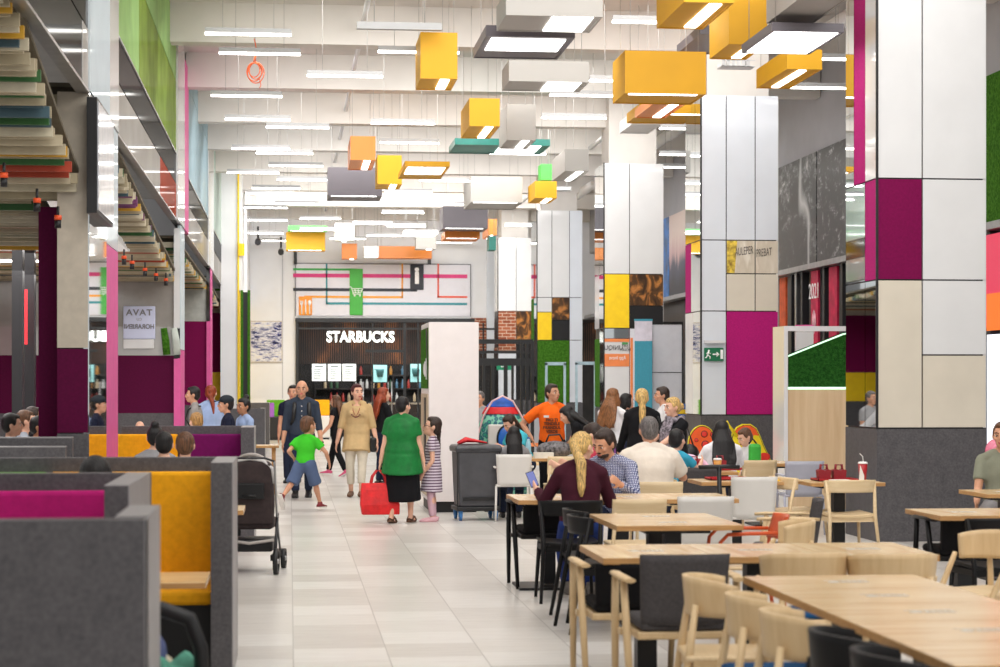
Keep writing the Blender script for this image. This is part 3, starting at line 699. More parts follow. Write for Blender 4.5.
for px, py, wd in ((12, 281, .8), (20, 300, .7), (34, 305, .6), (6, 262, .9)):
    p = at(px, py, F * 1.8 / (384 - py))
    if lr is None:
        lr = thing('added_room_light', 'white linear light under the added side room ceiling', 'ceiling light', p, 0, 'linear lights in the added side room')
        MB().box(-.5, 0, 0, .5, .06, .03).build('diffuser', emis('rod_light2', (255, 252, 246), 6), lr); MB().box(-.5, -.01, .03, .5, .07, .09).build('housing', M_white, lr)
    else: dup(lr, p)
fpanel(LY(228), YB, 0, 4.3, M_wall)
# ---- far end of the facade
yE = 51.7; gX = lambda px: grd(px, yE).x
struct(slab('column', XL - .02, yE, 0, gX(238), YB - .03, ZC, M_wall))
struct(slab('column', gX(238), yE - .05, 0, gX(239.6), YB - .03, ZC, M_yellowp))
struct(slab('column', gX(239.6), yE, 4.15, gX(243), YB - .03, ZC, M_wall))
gs = thing('turf_screen', 'dark screen between two green turf posts at the far left', 'screen', (gX(240), yE - .1, 0))
for px in (241, 248): MB().box(gX(px) - gX(240), 0, 0, gX(px + 2.6) - gX(240), .12, 4.15).build('post', M_turf, gs)
MB().box(gX(243.6) - gX(240), .03, 0, gX(248) - gX(240), .09, 4.1).build('panel', M_black, gs)
o = slab('sign_square', gX(239), yE - .12, at(241, 257, yE).z, gX(245), yE - .06, at(241, 245, yE).z, M_yellowp); tag(o, 'small yellow square panel on the far left facade', 'sign')
# ---------------------------------------------------------------- linear ceiling lights
ZR = 6.08
M_rod = emis('rod_light', (255, 252, 246), 8)
M_rodoff = plain('rod_housing', (160, 160, 160), .5, var=.02)
M_wire = plain('wire', (172, 169, 166), .5)
rods = [(205, 291, 34), (219, 300, 53.5), (307, 382, 76), (211, 274, 96), (225, 289, 119.5), (266, 328, 127.5), (232, 288, 149), (256, 311, 153.5), (269, 321, 166), (277, 327, 180), (227, 277, 173), (252, 300, 188.5), (246, 293, 194), (275, 317, 204), (244, 286, 208), (247, 273, 220.5), (246, 277, 233.5), (300, 340, 219), (353, 391, 224), (378, 440, 52), (371, 434, 123.5), (380, 438, 143), (420, 468, 181), (385, 408, 192), (382, 423, 213), (387, 425, 226.5), (367, 401, 236), (613, 690, 22), (590, 640, 81), (550, 619, 95.5), (542, 606, 118), (490, 545, 154), (455, 500, 205), (823, 870, 59.5), (790, 843, 88), (660, 705, 129), (660, 700, 155), (655, 692, 167.5), (300, 338, 230), (437, 470, 243), (505, 545, 226), (262, 292, 241), (330, 362, 239), (440, 480, 214), (700, 760, 104)]
rd = None
for x0, x1, y in rods:
    t_ = F * (ZR - H) / (384 - y); a = at(x0, y, t_)
    if a.y > YB - .6: t_ = (YB - .6) * t_ / a.y; a = at(x0, y, t_); 
    a.z = ZR
    if rd is None:
        rd = thing('linear_ceiling_light', 'slim white linear light hung on thin wires under the ceiling', 'ceiling light', a, 0, 'linear lights under the hall ceiling')
        MB().box(0, 0, 0, 1.08, .07, .025).build('diffuser', M_rod, rd); MB().box(0, -.006, .025, 1.08, .076, .085).build('housing', M_rodoff, rd)
        for x in (.22, .86): MB().tube([(x, .035, .08), (x, .035, ZC - ZR)], .004, 5).build('wire', M_wire, rd)
    else: dup(rd, a)
rq = random.Random(21)
for i in range(22):                       # the same lights over the tables nearer the entrance, mirrored in the column panels
    dup(rd, V((rq.uniform(-1.2, 7.5), -3 + i * .78, ZR)))
# unlit one, top middle
p = at(357, 24, 24.6); u = thing('unlit_ceiling_light', 'unlit pale linear light beside the tall yellow box', 'ceiling light', (p.x, p.y, ZR + .1))
MB().box(0, 0, 0, 1.08, .09, .09).build('housing', M_rodoff, u)
for x in (.22, .86): MB().tube([(x, .035, .08), (x, .035, ZC - ZR - .1)], .006, 5).build('wire', M_wire, u)
# ---------------------------------------------------------------- hanging light boxes
BM = {'yellow': plain('box_yellow', (214, 158, 2), .6, var=.03, scale=1), 'orange': plain('box_orange', (226, 132, 40), .4, var=.03, scale=1), 'grey': plain('box_pale_grey', (172, 168, 162), .45, var=.02, scale=1), 'dark': plain('box_dark_grey', (98, 92, 98), .45, var=.03, scale=1), 'teal': plain('box_teal', (40, 124, 112), .4), 'green': plain('box_green', (70, 190, 70), .4), 'white': plain('box_white', (226, 226, 226), .45, var=.02)}
M_pan = emis('light_panel', (255, 253, 250), 5)
def lbox(col, x0, x1, ytop, ybot, lab, t_=None, depth=1.2, panel='strip', zb=5.6, frame=False, wid=None):
    """front face corners in the photograph; panel: strip along the depth, right half, whole, cross or none"""
    if t_ is None: t_ = F * (zb - H) / (384 - ybot)
    s = F / t_; a = at(x0, ybot, t_); wd = wid or (x1 - x0) / s; hh = (ybot - ytop) / s
    root = thing('hanging_light_box', lab, 'light box', a); m = BM[col]; mb = MB(); th = .02
    mb.box(0, 0, 0, wd, th, hh); mb.box(0, depth - th, 0, wd, depth, hh); mb.box(0, th, 0, th, depth - th, hh); mb.box(wd - th, th, 0, wd, depth - th, hh); mb.box(th, th, hh - th, wd - th, depth - th, hh)
    mb.box(th, th, .012, wd - th, depth - th, .03)
    mb.build('case', m, root)
    pr = {'strip': (wd * .40, .12, wd * .62, depth - .1), 'stripr': (wd * .55, .1, wd * .8, depth - .1), 'half': (wd * .49, depth * .05, wd * .91, depth * .93), 'whole': (wd * .08, depth * .12, wd * .92, depth * .62), 'full': (.05, .06, wd - .05, depth - .06), 'cross': (wd * .06, .04, wd * .9, .14)}.get(panel)
    if panel: MB().box(pr[0], pr[1], -.004, pr[2], pr[3], .012).build('light_panel', M_pan, root)
    top = ZC - a.z
    for x in (.08 * wd, .92 * wd):
        for y in (.1, depth - .1): MB().tube([(x, y, hh), (x, y, top)], .004, 5).build('wire', M_wire, root)
    return root
lbox('yellow', 420.5, 457.6, 32, 78.4, 'tall yellow hanging box with light slot, beside the unlit linear light', depth=1.0, panel='stripr')
lbox('grey', 506, 604, -10, 15, 'pale grey hanging box cut by the top edge of the photo', depth=.95, panel='half')
lbox('dark', 486, 576, 25, 36, 'flat dark grey hanging light frame below the topmost grey box', depth=1.5, panel='whole')
lbox('grey', 509, 590, 60, 81, 'pale grey hanging box with half light panel under the dark frame', depth=.85, panel='half')
lbox('yellow', 469.5, 500, 98, 126, 'yellow hanging box over the teal frame', depth=1.5, panel='stripr')
lbox('grey', 507, 536, 104, 140, 'pale grey cube box just right of the yellow box over teal', depth=1.2, panel='stripr')
lbox('teal', 455, 551, 138, 144.5, 'long flat teal hanging light frame', depth=1.3, panel='half', t_=33.2)
lbox('grey', 565, 589, 149, 171, 'pale grey box hung beside the green block', depth=1.8, panel='stripr')
lbox('green', 541, 552, 164, 180, 'small green block over the small yellow box', t_=41.5, depth=.5, panel=None)
lbox('yellow', 535, 557, 181, 198, 'small yellow box under the green block', depth=1.2, panel='stripr')
lbox('grey', 471, 523, 176, 202, 'wide pale grey box over the dark grey far box', depth=1.8, panel='cross')
lbox('dark', 443, 488, 206, 228, 'dark grey far box beside the orange cross frame', depth=1.2, panel='cross')
lbox('orange', 445, 480, 231, 238, 'flat orange frame under the dark grey far box', depth=1.2, panel='cross', t_=50)
lbox('orange', 488, 497, 219, 235, 'narrow orange block at the end of the flat orange frame', depth=1.5, panel='strip', t_=51)
lbox('teal', 489, 496, 236, 250, 'small teal block hung beside the far columns', depth=.5, panel=None, t_=49)
lbox('dark', 328, 382, 167, 195.5, 'wide dark grey box left of the yellow centre box', depth=1.2, panel='cross')
lbox('orange', 350.5, 375.5, 136, 160, 'orange box hung above the wide dark grey box', depth=1.6, panel='stripr')
lbox('yellow', 377.5, 402, 155, 184, 'yellow box at the centre over the dark grey box end', depth=1.0, panel='stripr')
lbox('yellow', 405, 450, 161, 166, 'flat yellow light frame behind the yellow centre box', depth=2.2, panel='whole')
lbox('yellow', 286, 325, 232, 250, 'wide yellow box near the white end wall under a green lid', depth=.7, panel='cross', t_=57)
lbox('green', 288, 327, 225.5, 230.5, 'flat green lid over the far wide yellow box', depth=.5, panel='cross', t_=56.3)
lbox('white', 335, 354, 223, 240, 'white cube box near the end wall above the small orange box', depth=.8, panel='strip', t_=56)
lbox('orange', 342, 357, 243.5, 258.6, 'small orange cube box in front of the route map', depth=.5, panel='stripr', t_=59.8)
lbox('orange', 377, 432, 246, 258, 'wide orange box in front of the route map', depth=.5, panel=None, t_=59.5)
lbox('white', 364, 379, 246, 257, 'white block joined left of the wide orange box', depth=.5, panel='cross', t_=59.3)
lbox('white', 404, 438, 230, 234, 'flat white light frame near the end wall', depth=.9, panel='full', t_=55)
lbox('grey', 416, 436, 236, 249, 'pale grey cube right above the wide orange box', depth=.5, panel='stripr', t_=58)
lbox('yellow', 625, 707.5, 50.3, 93, 'largest yellow box, broad front facing the aisle', depth=1.0, panel='cross')
lbox('yellow', 729, 768, -4, 44, 'yellow box under the topmost yellow bar', depth=1.05, panel='stripr')
g_ = at(681, 26, F * (5.6 - H) / 358)
lbox('yellow', 684, 735, -30, 2, 'yellow bar box cut by the top edge of the photo', t_=19.9, depth=1.5, panel='stripr')
lbox('yellow', 787, 823, 49, 69, 'yellow box with a long light slot nearest the forest photo banner', depth=1.6, panel='strip')
lbox('dark', 772, 846, 22, 31, 'flat dark frame with bright white panel beside the large column', t_=20.6, depth=1.4, panel='full')
lbox('dark', 700, 735, 25, 34, 'dark wedge-like frame corner behind the yellow bar', depth=1.6, panel=None, t_=26.5)
lbox('grey', 800, 850, -30, -2, 'pale grey box at the top beside the large column', depth=1.4, panel=None)
lbox('orange', 657, 690, 92, 101, 'flat orange box under the largest yellow box', depth=1.8, panel='stripr', t_=27.9)
lbox('yellow', 640, 700, 103, 113, 'flat yellow frame lowest under the largest yellow box', t_=30.2, depth=1.2, panel='cross')
lbox('white', 632, 662, 112, 124, 'white block lowest under the largest yellow box', t_=31.5, depth=1.2, panel=None)
# hanging coil of orange cable
p = at(255, 70, 26)
tg = thing('cable_coil', 'coil of orange cable hanging from the ceiling at the upper left', 'cable', p)
mb = MB()
for q in range(4):
    r_ = .075 + .012 * q; o_ = V(((q % 2) * .02 - .01, q * .012, -.01 * q))
    mb.tube([o_ + V((r_ * math.cos(a), .01 * math.sin(3 * a), r_ * 1.25 * math.sin(a))) for a in [2 * PI * j / 20 for j in range(21)]], .007, 6)
mb.tube([(0, 0, .1), (.015, 0, .3), (-.01, 0, .42)], .007, 6); mb.tube([(-.02, 0, .1), (.01, .01, .25)], .007, 6); mb.tube([(.05, 0, -.09), (.08, 0, -.2), (.06, 0, -.24)], .006, 6)
mb.build('coil', plain('cable_orange', (238, 110, 60), .5), tg)
MB().tube([(0, 0, .4), (0, 0, ZC - p.z)], .005, 5).build('wire', M_wire, tg)
# perforated cable trays under the ceiling
M_tray = plain('cable_tray_metal', (196, 196, 196), .4, var=.03)
def tray(px0, px1, py, t_, lab):
    a = at(px0, py, t_); L = (px1 - px0) / (F / t_); tt = thing('cable_tray', lab, 'cable tray', a); mb = MB()
    mb.box(0, 0, 0, L, .3, .01); mb.box(0, .29, 0, L, .3, .08)
    for i in range(int(L / .07)): mb.box(i * .07, 0, 0, i * .07 + .045, .01, .09)
    mb.box(0, 0, .08, L, .01, .09); mb.build('tray', M_tray, tt)
    MB().tube([(.1, .15, 0), (.1, .15, ZC - a.z)], .01, 6).build('hanger', M_wire, tt); MB().tube([(L - .1, .15, 0), (L - .1, .15, ZC - a.z)], .01, 6).build('hanger', M_wire, tt)
tray(617, 650, 138, 40, 'perforated cable tray beside the column under the largest yellow box')
tray(722, 756, 66, 27, 'perforated cable tray under the yellow box at the upper right')
tray(545, 572, 190, 46, 'perforated cable tray beside the pale grey far box')
# pipe cluster, top right
p = at(775, 12, 22); pp = thing('ceiling_pipe', 'white valve pipe under the ceiling at the upper right', 'pipe', p)
MB().tube([(-.1, 0, .3), (0, 0, .05), (.1, 0, 0), (.45, 0, 0), (.52, 0, .06), (.52, 0, .4)], .045, 10).build('pipe', M_wall, pp)
MB().tube([(.1, 0, 0), (.16, 0, 0)], .075, 12).build('flange', M_wall, pp); MB().tube([(.4, 0, 0), (.46, 0, 0)], .075, 12).build('flange', M_wall, pp); MB().tube([(.28, 0, 0), (.28, 0, -.25)], .03, 8).build('drop', M_wall, pp)
# ---------------------------------------------------------------- booths on the left of the aisle
M_fy = plain('mustard_upholstery', (248, 172, 26), .8, spec=.2, var=.05, scale=20, bump=.2, bscale=90)
M_fm = plain('magenta_upholstery', (184, 28, 112), .8, spec=.2, var=.05, scale=20)
M_fp = plain('purple_upholstery', (112, 14, 88), .8, spec=.2, var=.05, scale=20)
M_fg = plain('green_upholstery', (96, 160, 40), .8, spec=.2, var=.05, scale=20)
M_edge = plain('grey_edge_band', (150, 147, 148), .4, var=.04)
M_oak = woodm('oak_table_top', (212, 168, 112), (248, 222, 178), .8, 'X', .2)
M_oakY = woodm('oak_table_top_y', (212, 168, 112), (248, 222, 178), .8, 'Y', .2)
M_oakedge = woodm('oak_edge', (166, 118, 66), (204, 158, 102), 2, 'X', .4)
BH = 1.23
def booth(x1, x0, yf, yb, away, cushions, lab, wing=.12, h=BH):
    """x1: aisle end; x0: inner end; yf/yb: near and far y; away: the seat faces away from the entrance"""
    root = thing('booth_bench', lab, 'booth', (x1, yf, 0)); D = yb - yf; L = x0 - x1
    if away: MB().box(L, 0, 0, 0, .1, h).build('back_panel', M_stone, root, bevel=.004)
    else: MB().box(L, D - .1, 0, 0, D, h).build('back_panel', M_stone, root, bevel=.004)
    y0, y1 = (.1, D) if away else (0, D - .1)
    MB().box(-wing, y0, 0, -.006, y1, h).build('side_panel', M_stone, root)
    MB().box(-.006, y0 if not away else 0, 0, 0, y1, h).build('edge_band', M_edge, root)
    MB().box(-wing, y0, h, 0, y1, h + .004).build('top_cap', M_edge, root)
    a, b = (.1, .2) if away else (D - .2, D - .1)
    for cx0, cx1, m in cushions: MB().box(cx0 - x1, a, .42, cx1 - x1 - .01, b, h - .085).build('back_cushion', m, root, bevel=.02)
    s0, s1 = (.2, min(.62, D - .02)) if away else (max(D - .64, .02), D - .2)
    MB().box(L, s0, .38, -wing - .01, s1, .46).build('seat', M_fp if away else cushions[-1][2], root, bevel=.02)
    MB().box(L, s0 + .05, 0, -wing - .01, s1, .38).build('plinth', M_black, root)
    return root
pA0, pA1 = onZ(146, 519.5, BH), onZ(160, 506, BH)
xbA = (pA0.x + pA1.x) / 2
booth(xbA, -3.4, pA0.y, pA1.y, True, [(-3.4, xbA - .12, M_fm)], 'grey stone booth nearest the camera, its plain back to us', .11)
pB0, pB1 = onZ(129, 486, BH), onZ(152, 472, BH); xbB = (pB0.x + pB1.x) / 2
booth(xbB, -3.4, pB0.y, pB1.y, False, [(-3.4, xbB - .12, M_fm)], 'grey booth with magenta back cushion just behind the nearest booth', .11)
pC0 = onZ(233, 463, BH)
booth(pC0.x, -3.3, pC0.y, pC0.y + 1.0, False, [(-3.3, -1.45, M_fg), (-1.45, pC0.x - .13, M_fy)], 'grey booth with tall mustard and green back cushion facing the camera', .125)
pD0 = onZ(254.5, 427.5, BH); yD = pD0.y
booth(pD0.x, grd(117, yD).x, yD, yD + .9, False, [(grd(117, yD + .7).x, grd(180, yD + .7).x, M_fy), (grd(180.5, yD + .7).x, pD0.x - .13, M_fp)], 'grey booth with a mustard and a purple back cushion side by side', .14)
pE = grd(265, 40.5); booth(pE.x, pE.x - .95, pE.y, pE.y + .9, True, [(pE.x - .95, pE.x - .14, M_fy)], 'grey booth back beyond the standing children', .1, 1.17)
pF = grd(269.5, 53); booth(pF.x, pF.x - .72, pF.y, pF.y + .9, True, [(pF.x - .72, pF.x - .14, M_fy)], 'farthest grey booth back at the end of the row', .1, 1.17)
# low stone partitions inside the first alcove
for px, t_, h_, x1, lab in ((0, 16.4, 1.155, -1.85, 'long low grey partition behind the mustard booth, nearer one'), (0, 17.0, 1.215, -1.86, 'long low grey partition in the first alcove, farther one')):
    o = thing('low_partition', lab, 'partition', (x1, t_, 0)); MB().box(-2.6, 0, 0, 0, .1, h_).build('panel', M_stone, o); MB().box(-2.6, 0, h_, 0, .1, h_ + .01).build('top_cap', M_edge, o)
# ---------------------------------------------------------------- tables
M_stick = plain('table_sticker', (196, 194, 186), .3, var=.1, scale=18)
TH = .745
def table_proto(name, w_, d_, lab, grain, group=None, ped=True, sticker=True, cx=0, cy=0, wood=None):
    root = thing(name, lab, 'table', (cx, cy, 0), 0, group)
    m = wood or (M_oak if grain == 'X' else M_oakY)
    MB().box(-w_ / 2, -d_ / 2, TH - .035, w_ / 2, d_ / 2, TH).mat(1).box(-w_ / 2 - .0, -d_ / 2 - .001, TH - .035, w_ / 2, -d_ / 2, TH - .003).box(-w_ / 2 - .001, -d_ / 2, TH - .035, -w_ / 2, d_ / 2, TH - .003).build('tabletop', [m, M_oakedge], root)
    if sticker:
        if False: mb = MB(); mb.tube([(-.13, -.02, TH + .001), (-.1, .05, TH + .001), (.11, .06, TH + .001), (.14, -.03, TH + .001), (-.05, -.06, TH + .001)], .012, 4)
        mb = MB(); mb.box(-.1, -.045, TH, .1, -.038, TH + .001); mb.box(-.1, .038, TH, .1, .045, TH + .001); mb.ell((-.06, 0, TH), (.028, .028, .0012), None, 12, 4)
        for i in range(5): mb.box(-.02 + .026 * i, -.026, TH, -.006 + .026 * i, .026, TH + .0012)
        mb.build('printed_sticker', M_stick, root)
    if ped:
        MB().box(-.055, -.055, .03, .055, .055, TH - .06).build('pedestal', M_black, root)
        MB().box(-.22, -.22, TH - .06, .22, .22, TH - .035).build('top_plate', M_black, root)
        MB().box(-.27, -.27, 0, .27, .27, .02).build('base_plate', M_black, root)
    return root
def row(n, x, y, dx, dy, w_, d_, grain, labs):
    p = None
    for i in range(n):
        if p is None: p = table_proto('dining_table', w_, d_, labs[0], grain, cx=x, cy=y)
        else: dup(p, (x + dx * i, y + dy * i, 0), None, labs[i])
def yt(t_, px): return grd(px, t_).y
# near run of tables on the right, lined up toward the camera
xc = grd(847, 9.2).x; yc = grd(847, 9.2).y
xr0 = grd(743, 9.45).x
TX4 = grd(932, 7.97).x
row(5, TX4, yt(9.2, 847), 0, -.607, .85, .6, 'X', ['oak table at the far end of the long near row', 'second oak table from the far end of the near row', 'third oak table from the far end of the near row', 'fourth oak table from the far end of the near row', 'oak table of the near row, cut by the bottom edge'])
g3 = grd(649, 10.9); row(3, g3.x - .02, g3.y, .622, 0, .617, .86, 'Y', ['left oak table of the three joined behind the grey armchair', 'middle oak table of the three joined, with pale wood chairs before it', 'right oak table of the three joined, beside the large column'])
g2 = grd(655, 13.75); row(2, g2.x, g2.y, 0, -.607, .85, .6, 'X', ['farther oak table of the pair beside the orange chair', 'nearer oak table of the pair beside the orange chair'])
g1 = grd(553, 16.1); row(3, g1.x - .04, g1.y, .605, 0, .6, .86, 'Y', ['oak table under the arms of the maroon sweater woman', 'oak table in front of the man in the checked shirt', 'oak table at the right end of the checked shirt man\'s row'])
g5 = grd(945, 14.2); row(2, g5.x + .13, g5.y, .605, 0, .6, .8, 'Y', ['oak table with black chairs in front of the large column', 'oak table at the right edge with black chairs'])
def single(px, t_, w_, d_, lab, px_is='c'):
    g = grd(px, t_); return table_proto('dining_table', w_, d_, lab, 'X', cx=g.x, cy=g.y)
t6 = single(838, 18.75, .72, .7, 'oak table holding the red tray and red cup beside the dark plinth', )
t7 = single(772, 23.2, .62, .7, 'small oak table in front of the wood veneer kiosk')
t8 = single(735, 18.9, .8, .66, 'oak table behind the white chair, with a magazine on it')
t11 = single(704, 21.0, .6, .7, 'oak table covered with fast food beside the boy in blue')
t10 = single(556, 24.8, .9, .8, 'oak table with bag and water bottle before the orange shirt man')
t12 = single(1006, 16.9, .6, .7, 'oak table at the right edge before the seated person in green')
gtA = grd(208, 10.28); tA = table_proto('booth_table', 1.2, .58, 'oak booth table before the mustard booth', 'X', sticker=False, cx=gtA.x - .6, cy=gtA.y); tA.scale = (1, 1, .885)
gtB = grd(247, 14.7); tB = table_proto('booth_table', 1.2, .6, 'oak booth table end showing beside the stroller', 'X', sticker=False, cx=gtB.x - .62, cy=gtB.y)
gtE = grd(279, 29.8); tE = table_proto('booth_table', 1.0, .6, 'oak booth table far down the aisle beside the bald man', 'X', sticker=False, ped=False, cx=gtE.x - .5, cy=gtE.y)
for x, y in ((.42, .22), (.42, -.22), (-.42, .22), (-.42, -.22)): MB().tube([(x, y, 0), (x, y, TH - .035)], .03, 8).build('leg', M_oakedge, tE)
# ---------------------------------------------------------------- chairs
M_beech = woodm('beech', (204, 172, 126), (222, 194, 150), 1.2, 'Z', .45)
M_beechl = woodm('pale_beech', (216, 188, 144), (232, 208, 168), 1.2, 'X', .4)
M_blackwood = plain('black_wood', (15, 14, 15), .45, spec=.25, var=.15)
M_uph = plain('charcoal_upholstery', (78, 75, 76), .9, spec=.15, var=.08, scale=60)
M_blackuph = plain('black_upholstery', (18, 17, 19), .85, spec=.2, var=.1, scale=40)
M_bluepad = plain('blue_pad', (20, 74, 120), .8, spec=.2)
M_wplast = plain('white_plastic', (216, 212, 206), .35, var=.01)
M_gplast = plain('lavender_grey_plastic', (168, 168, 180), .4, var=.02)
M_omet = plain('orange_chair_metal', (206, 84, 36), .4, var=.04)
def shell(mb, r0x, r0y, a0, a1, z0, z1, lean, th, cy=0, top=0.0, n=18, flare=0.0):
    """curved backrest band; angles measured from the rear direction (-y)"""
    def fn(u, v):
        a = a0 + (a1 - a0) * u; k_ = abs(2 * u - 1)
        zz = z0 + (z1 - z0) * v - (top * k_ ** 3) * v + flare * k_ ** 3 * (1 - v)
        rx = r0x + lean * v; ry = r0y + lean * v
        p = V((rx * math.sin(a), cy - ry * math.cos(a), zz)); nn = V((math.sin(a), -math.cos(a), 0)); return p, nn
    mb.sheet(fn, n, 6, th); return mb
def seat_pad(z0, z1, w_, d_, m, root, nm='seat', y=0, rnd=.035):
    MB().box(-w_ / 2, y - d_ / 2, z0, w_ / 2, y + d_ / 2, z1).build(nm, m, root, bevel=rnd, seg=3)
def make_shell_chair(lab, wood, pad=None, seat=None):
    root = thing('shell_back_chair', lab, 'chair')
    shell(MB(), .218, .215, R(-86), R(86), .625, .80, .015, .022, .03, .03).build('backrest', wood, root)
    seat_pad(.425, .455, .43, .43, seat or wood, root)
    if pad: seat_pad(.455, .485, .40, .40, pad, root, 'seat_pad')
    for s in (-1, 1):
        MB().tube([(s * .25, .20, 0), (s * .225, .17, .43), (s * .235, .06, .62), (s * .24, .035, .66)], [.014, .019, .017, .014], 8).build('leg', wood, root)
        MB().tube([(s * .22, -.27, 0), (s * .185, -.2, .43), (s * .16, -.165, .68)], [.014, .02, .015], 8).build('leg', wood, root)
    mb = MB(); mb.box(-.19, .15, .38, .19, .175, .43); mb.box(-.17, -.2, .38, .17, -.175, .43); mb.box(-.215, -.18, .38, -.19, .16, .43); mb.box(.19, -.18, .38, .215, .16, .43)
    mb.build('seat_frame', wood, root); return root
def make_open_chair(lab, wood):
    root = thing('wooden_chair', lab, 'chair')
    shell(MB(), .235, .11, R(-86), R(86), .665, .785, .01, .022, -.12, .01).build('backrest', wood, root)
    def fn(u, v):
        x = (u - .5) * .44; y = (v - .5) * .43; return V((x, y, .455 - .018 * math.cos(PI * (u - .5)) + .01 * v)), V((0, 0, 1))
    MB().sheet(fn, 10, 8, .022).build('seat', wood, root)
    for s in (-1, 1):
        MB().tube([(s * .225, .23, 0), (s * .2, .19, .44)], [.013, .018], 8).build('leg', wood, root)
        MB().tube([(s * .25, -.29, 0), (s * .22, -.21, .45), (s * .235, -.15, .78)], [.013, .019, .014], 8).build('leg', wood, root)
    mb = MB(); mb.box(-.2, .17, .39, .2, .19, .435); mb.box(-.2, -.2, .39, .2, -.18, .435); mb.box(-.215, -.2, .39, -.195, .19, .435); mb.box(.195, -.2, .39, .215, .19, .435)
    mb.build('seat_frame', wood, root); return root
def make_armchair(lab, fab, wood, back_top=.83, seatm=None):
    root = thing('upholstered_armchair', lab, 'chair')
    def fn(u, v):
        x = (u - .5) * (.42 + .03 * v); y = -.19 - .06 * v - .03 * math.cos(PI * (u - .5)) ; z = .47 + (back_top - .47) * v; return V((x, y, z)), V((0, -1, .15))
    MB().sheet(fn, 10, 8, .045).build('backrest', fab, root)
    seat_pad(.44, .50, .44, .44, seatm or fab, root, 'seat', .0)
    MB().box(-.235, -.215, .40, .235, .225, .44).build('seat_frame', wood, root, bevel=.01)
    for s in (-1, 1):
        MB().tube([(s * .275, .21, 0), (s * .285, .15, .44), (s * .29, .11, .69)], [.015, .021, .019], 8).build('leg', wood, root)
        MB().tube([(s * .275, -.30, 0), (s * .285, -.2, .44), (s * .29, -.13, .69)], [.015, .021, .019], 8).build('leg', wood, root)
        MB().tube([(s * .275, -.25, .70), (s * .29, -.12, .705), (s * .29, .12, .705), (s * .285, .2, .70)], [(.03, .012), (.032, .014), (.03, .014), (.022, .012)], 8, right=(1, 0, 0)).build('armrest', wood, root)
        MB().box(s * .23, -.04, .405, s * .29, .04, .435).build('side_rail', wood, root)
    return root
def make_plastic_chair(lab, m, arms=True, frame=None):
    root = thing('plastic_armchair', lab, 'chair'); fm = frame or m
    def fn(u, v):
        x = (u - .5) * (.40 + .04 * v); y = -.20 - .05 * v - .025 * math.cos(PI * (u - .5)); z = .43 + .39 * v; return V((x, y, z)), V((0, -1, .12))
    MB().sheet(fn, 10, 8, .022).build('backrest', m, root)
    seat_pad(.42, .45, .44, .44, m, root, 'seat')
    for s in (-1, 1):
        MB().tube([(s * .225, .22, 0), (s * .215, .2, .43)] + ([(s * .235, .17, .66)] if arms else []), .014, 8).build('leg', fm, root)
        MB().tube([(s * .225, -.27, 0), (s * .215, -.2, .43)], .014, 8).build('leg', fm, root)
        if arms: MB().tube([(s * .235, .18, .655), (s * .24, .0, .665), (s * .225, -.22, .66)], [(.02, .011)] * 3, 8, right=(1, 0, 0)).build('armrest', fm, root)
    return root
def make_metal_chair(lab, m, seatm):
    root = thing('metal_armchair', lab, 'chair')
    def fn(u, v):
        x = (u - .5) * .44; y = -.2 - .05 * v - .05 * math.cos(PI * (u - .5)); z = .62 + .17 * v; return V((x, y, z)), V((0, -1, .1))
    MB().sheet(fn, 12, 6, .02).build('backrest', m, root)
    seat_pad(.43, .455, .43, .43, seatm, root, 'seat')
    for s in (-1, 1):
        MB().tube([(s * .26, -.26, 0), (s * .25, -.2, .44), (s * .24, -.22, .66)], .013, 8).build('leg', m, root)
        MB().tube([(s * .26, .25, 0), (s * .255, .22, .44), (s * .255, .2, .62), (s * .255, .15, .672), (s * .25, 0, .68), (s * .235, -.21, .68)], .013, 8).build('armrest', m, root)
    return root
def put(proto, px, t_, rz, lab, X=None):
    g = grd(px, t_); loc = (g.x if X is None else X, g.y, 0)
    if not proto.get('placed'):
        proto['placed'] = 1; proto.location = loc; proto.rotation_euler = (0, 0, R(rz)); proto['label'] = lab; return proto
    c = dup(proto, loc, R(rz), lab); return c
shw = make_shell_chair('', M_beech, None, M_beechl); shp = None; shb = None
XC = TX4 - .59
put(shw, 0, 8.95, -96, 'pale wood chair, farthest along the left side of the near row', XC - .02).location.y = grd(705, 8.95).y
shp = make_shell_chair('', M_beech, M_bluepad)
for t_, lab, px in ((8.15, 'pale wood chair with blue pad, second along the left of the near row', 740), (7.55, 'pale wood chair with blue pad, third along the left of the near row', 775)):
    put(shp, px, t_, -92, lab, XC)
shb = make_shell_chair('', M_blackwood, None)
for t_, lab, px in ((6.95, 'black curved chair behind the third pale wood chair', 820), (6.42, 'black curved chair cut by the bottom edge, nearest one', 850)):
    put(shb, px, t_, -92, lab, XC + .03)
put(shp, 804, 10.3, 2, 'pale wood chair with blue pad tucked at the middle joined table')
put(shw, 892, 10.25, -3, 'pale wood chair tucked at the right end of the joined tables')
put(shw, 987, 11.6, 112, 'pale wood chair turned left beside the black chairs on the right')
arm = make_armchair('', M_uph, M_beech)
put(arm, 675, 9.95, 0, 'charcoal upholstered armchair with wood legs, its back to us in front')
put(arm, 783, 14.35, 78, 'grey upholstered armchair seen from the side near the orange chair')
put(arm, 692, 20.0, 8, 'grey upholstered chair back beside the boy in blue')
armb = make_armchair('', M_blackuph, M_beech, .71)
put(armb, 628, 10.75, 0, 'low black armchair with wood legs pushed under the left joined table')
armk = make_armchair('', M_blackuph, M_blackwood, .71)
put(armk, 545, 16.25, 2, 'low all black armchair under the left end of the maroon woman\'s table')
put(armk, 960, 14.25, 0, 'low all black armchair under the table before the large column')
opb = make_open_chair('', M_blackwood)
put(opb, 568, 15.15, 0, 'black wooden chair carrying the woman in maroon')
put(opb, 992, 13.2, 4, 'black wooden chair at the right edge, back to us')
